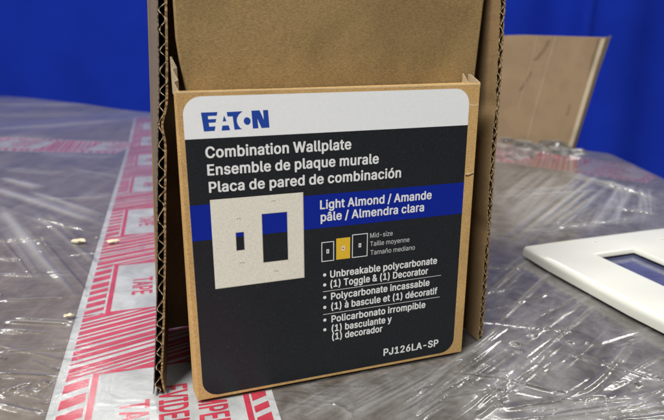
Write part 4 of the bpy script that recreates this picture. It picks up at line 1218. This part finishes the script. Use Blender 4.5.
pbody = build_plate()
for poly in pbody.data.polygons:
    poly.use_smooth = True
try:
    pbody.data.set_sharp_from_angle(angle=math.radians(50))
except Exception:
    pass


def plate_pt(a, b, z):
    p = PC + PA * a + PB * b
    return np.array([p[0], p[1], z])


# added glossy sheet: recess shade and blue curtain reflection put into its colour
mesh_obj('recess_sheet', [plate_pt(30, 25, 3.0), plate_pt(116, 25, 3.0), plate_pt(116, 108, 3.0), plate_pt(30, 108, 3.0)], [(0, 3, 2, 1)], M_RECESS, plate)
# screw holes: shallow raised rings, a dark disc painted for the shade inside
for (a, b) in ((56, 12.5), (56, 119), (105.5, 24), (105.5, 106)):
    vs, fs = [], []
    n = 20
    for (r, z) in ((2.6, 8.02), (2.1, 8.25), (1.7, 8.02)):
        for k in range(n):
            t = 2 * math.pi * k / n
            vs.append(plate_pt(a + r * math.cos(t), b + r * math.sin(t), z))
    for q in range(2):
        for k in range(n):
            fs.append((q * n + k, q * n + (k + 1) % n, (q + 1) * n + (k + 1) % n, (q + 1) * n + k))
    c0 = len(vs)
    vs += [plate_pt(a + 1.7 * math.cos(2 * math.pi * k / n), b + 1.7 * math.sin(2 * math.pi * k / n), 8.03) for k in range(n)]
    fs.append(tuple(range(c0 + n - 1, c0 - 1, -1)))
    mesh_obj('screw_hole', vs, fs, [M_PLATE, M_IVLINE], plate, smooth=True, midx=[0] * (2 * n) + [1])

# ------------------------------------------------------------------ cardboard flap at the back
fy0 = 838.0
fl = thing('cardboard_flap', 'creased brown cardboard flap standing at the far edge of the load', 'cardboard', (300, fy0, 0))
FPX = [(430, 38), (520, 35), (606, 37.5), (597, 66), (588, 96), (578, 128), (570.5, 153), (430, 160)]
fr = [on_depth(x, y, fy0 + (x - 570) * -0.12) for x, y in FPX]
dk = np.array([0.12, 0.99, 0])
slab('flap_board', fr, [p + dk * 5.0 + np.array([7.0, 0, 0]) for p in fr], M_KRAFT_FAR, fl, 0.5, 1)


def fl_line(pts, w, mat, off=-0.6):
    vs, fs = [], []
    for (x, y) in pts:
        Y = fy0 + (x - 570) * -0.12 + off
        vs += [on_depth(x - w / 2, y, Y), on_depth(x + w / 2, y, Y)]
    for i in range(len(pts) - 1):
        fs.append((2 * i, 2 * i + 1, 2 * i + 3, 2 * i + 2))
    return vs, fs


M_CREASE = kraft('kraft_crease', (0.36, 0.26, 0.17), (0.5, 0.38, 0.26), 0.1)
M_TORN = kraft('kraft_torn', (0.50, 0.40, 0.27), (0.68, 0.58, 0.43), 0.2)
M_SCUFF = kraft('kraft_scuff', (0.225, 0.155, 0.09), (0.31, 0.22, 0.135), 0.2)
for pts, w, m, nm in (([(556, 36), (546, 70), (536, 105), (527, 140)], 1.3, M_CREASE, 'crease'), ([(537, 37), (528, 75), (518, 110)], 1.0, M_CREASE, 'crease'),
                      ([(549, 40), (544, 50), (535, 60)], 3.2, M_SCUFF, 'scuff'), ([(531, 72), (526, 82), (520, 90)], 2.6, M_SCUFF, 'scuff'),
                      ([(599, 38.5), (592, 62), (589, 78)], 3.0, M_SCUFF, 'scuff'), ([(570, 104), (567, 115)], 2.0, M_SCUFF, 'scuff')):
    vs, fs = fl_line(pts, w, m)
    mesh_obj(nm, vs, fs, m, fl)
for pts, w, m, nm in (([(603.3, 38.5), (594.5, 66), (585.5, 96), (576, 128), (569, 150)], 4.2, M_TORN, 'torn_edge'),):
    vs, fs = fl_line(pts, w, m, -0.8)
    mesh_obj(nm, vs, fs, m, fl)
# strip of clear film still stuck to its torn side
vs, fs = [], []
edge = [(606, 36), (597, 66), (588, 96), (579, 126), (571, 150)]
outw = [6, 4.5, 3.0, 2.5, 2.0]
for (x, y), w in zip(edge, outw):
    vs += [on_depth(x - 0.5, y, fy0 - 3), on_depth(x + 1, y, fy0 - 5 + RNG.uniform(-2, 2)), on_depth(x + w, y - 1, fy0 + 6)]
for i in range(len(edge) - 1):
    for k in range(2):
        fs.append((3 * i + k, 3 * i + k + 1, 3 * i + k + 4, 3 * i + k + 3))
mesh_obj('film_strip', vs, fs, M_FILM_LOOSE, fl, smooth=True)

# ------------------------------------------------------------------ crumbs on the film
for (x, y, sx, sy, lb_) in ((78, 240, 5.2, 2.1, 'largest pale foam crumb on the film left of the printed tape'),
                            (113, 240, 4.2, 1.8, 'rounded pale foam crumb on the left edge of the printed tape'),
                            (69, 314, 2.6, 1.2, 'tiny pale foam crumb near a shiny film fold at left')):
    p = on_ground(x, y, 1.5)
    bm = bmesh.new()
    bmesh.ops.create_icosphere(bm, subdivisions=2, radius=1.0)
    for v in bm.verts:
        k = 1 + 0.28 * math.sin(v.co.x * 5 + x) * math.cos(v.co.y * 4 + y) + RNG.normal(0, 0.17)
        v.co = Vector(((v.co.x * sx * k + v.co.y * 0.8) * MM + p[0] * MM, (v.co.y * sy * 1.3 * k) * MM + p[1] * MM, (v.co.z * sy * 0.6 * k + 0.8) * MM))
    c = bm_obj('foam_crumb', bm, M_CRUMB)
    tag(c, lb_, 'crumb', 'foam crumbs on the film')

# ------------------------------------------------------------------ curtain behind
cxs = np.arange(-3400, 3401, 25.0)
czs = np.linspace(-900, 1750, 30)
CXX, CZZ = np.meshgrid(cxs, czs)
ph = CXX / 520.0 * 2 * math.pi + 0.9 * np.sin(CXX / 700.0)
amp = 15 + 6 * np.sin(CXX / 900.0 - 0.6) + 24 * np.clip((CXX - 300) / 700, 0, 1)
CYY = 2900 + amp * np.sin(ph + 0.12 * np.sin(CZZ / 500)) + 2 * np.sin(ph * 2.3 + 1)
CYY = CYY - 70 * np.exp(-((CXX - 1190 - CZZ * 0.015) / 34.0) ** 2)
nx, nz = len(cxs), len(czs)
i = np.arange(nx * nz).reshape(nz, nx)
q = np.stack([i[:-1, :-1], i[:-1, 1:], i[1:, 1:], i[1:, :-1]], -1).reshape(-1, 4).tolist()
cur = mesh_obj('curtain', np.stack([CXX, CYY, CZZ], -1).reshape(-1, 3), q, M_CURTAIN, None, smooth=True)
tag(cur, 'royal blue fabric curtain hanging behind the wrapped load', 'curtain')

# ------------------------------------------------------------------ light: ceiling lamps of the hall
world = bpy.data.worlds.new('World')
scene.world = world
world.use_nodes = True
bg = world.node_tree.nodes['Background']
bg.inputs['Color'].default_value = (1.0, 0.99, 0.97, 1)
bg.inputs['Strength'].default_value = 0.13


def lamp(x, y, z, sx, sy, power, aim, colr=(1.0, 0.99, 0.97)):
    l = bpy.data.lights.new('ceiling_lamp', 'AREA')
    l.shape = 'RECTANGLE'
    l.size, l.size_y = sx, sy
    l.energy = power
    l.color = colr
    o = bpy.data.objects.new('ceiling_lamp', l)
    COL.objects.link(o)
    o.location = (x, y, z)
    o.rotation_euler = (Vector(aim) - Vector((x, y, z))).to_track_quat('-Z', 'Y').to_euler()
    return o


# panel lamps under the hall's ceiling
lamp(-0.95, -1.15, 2.3, 1.2, 0.5, 122, (0, 0.3, 0))
lamp(0.8, -1.4, 2.5, 1.0, 0.4, 10, (0, 0.3, 0))
for lx, ly, lz in ((-1.2, 0.9, 2.7), (0.9, 0.7, 2.7), (0.2, 1.8, 2.7), (2.0, 1.2, 2.7)):
    lamp(lx, ly, lz, 0.34, 0.2, 7.5, (lx * 0.7, 0.5, 0))
# the hall goes on beyond the curtain: its lamps shine over the top
for lx, ly, lz in ((-3.4, 3.9, 3.2), (-1.7, 4.3, 3.4), (-0.1, 4.0, 3.3), (1.5, 4.4, 3.5), (3.0, 3.9, 3.3), (0.7, 5.6, 3.4), (-2.4, 5.6, 3.4)):
    lamp(lx, ly, lz, 0.9, 0.22, 25, (lx * 0.1, 0.5, 0))

scene.view_settings.view_transform = 'Standard'
scene.view_settings.look = 'None'
scene.view_settings.exposure = 0.0
scene.view_settings.gamma = 1.0
scene.render.engine = 'CYCLES'
scene.cycles.max_bounces = 10
scene.cycles.transparent_max_bounces = 16
scene.cycles.caustics_reflective = False
scene.cycles.caustics_refractive = False
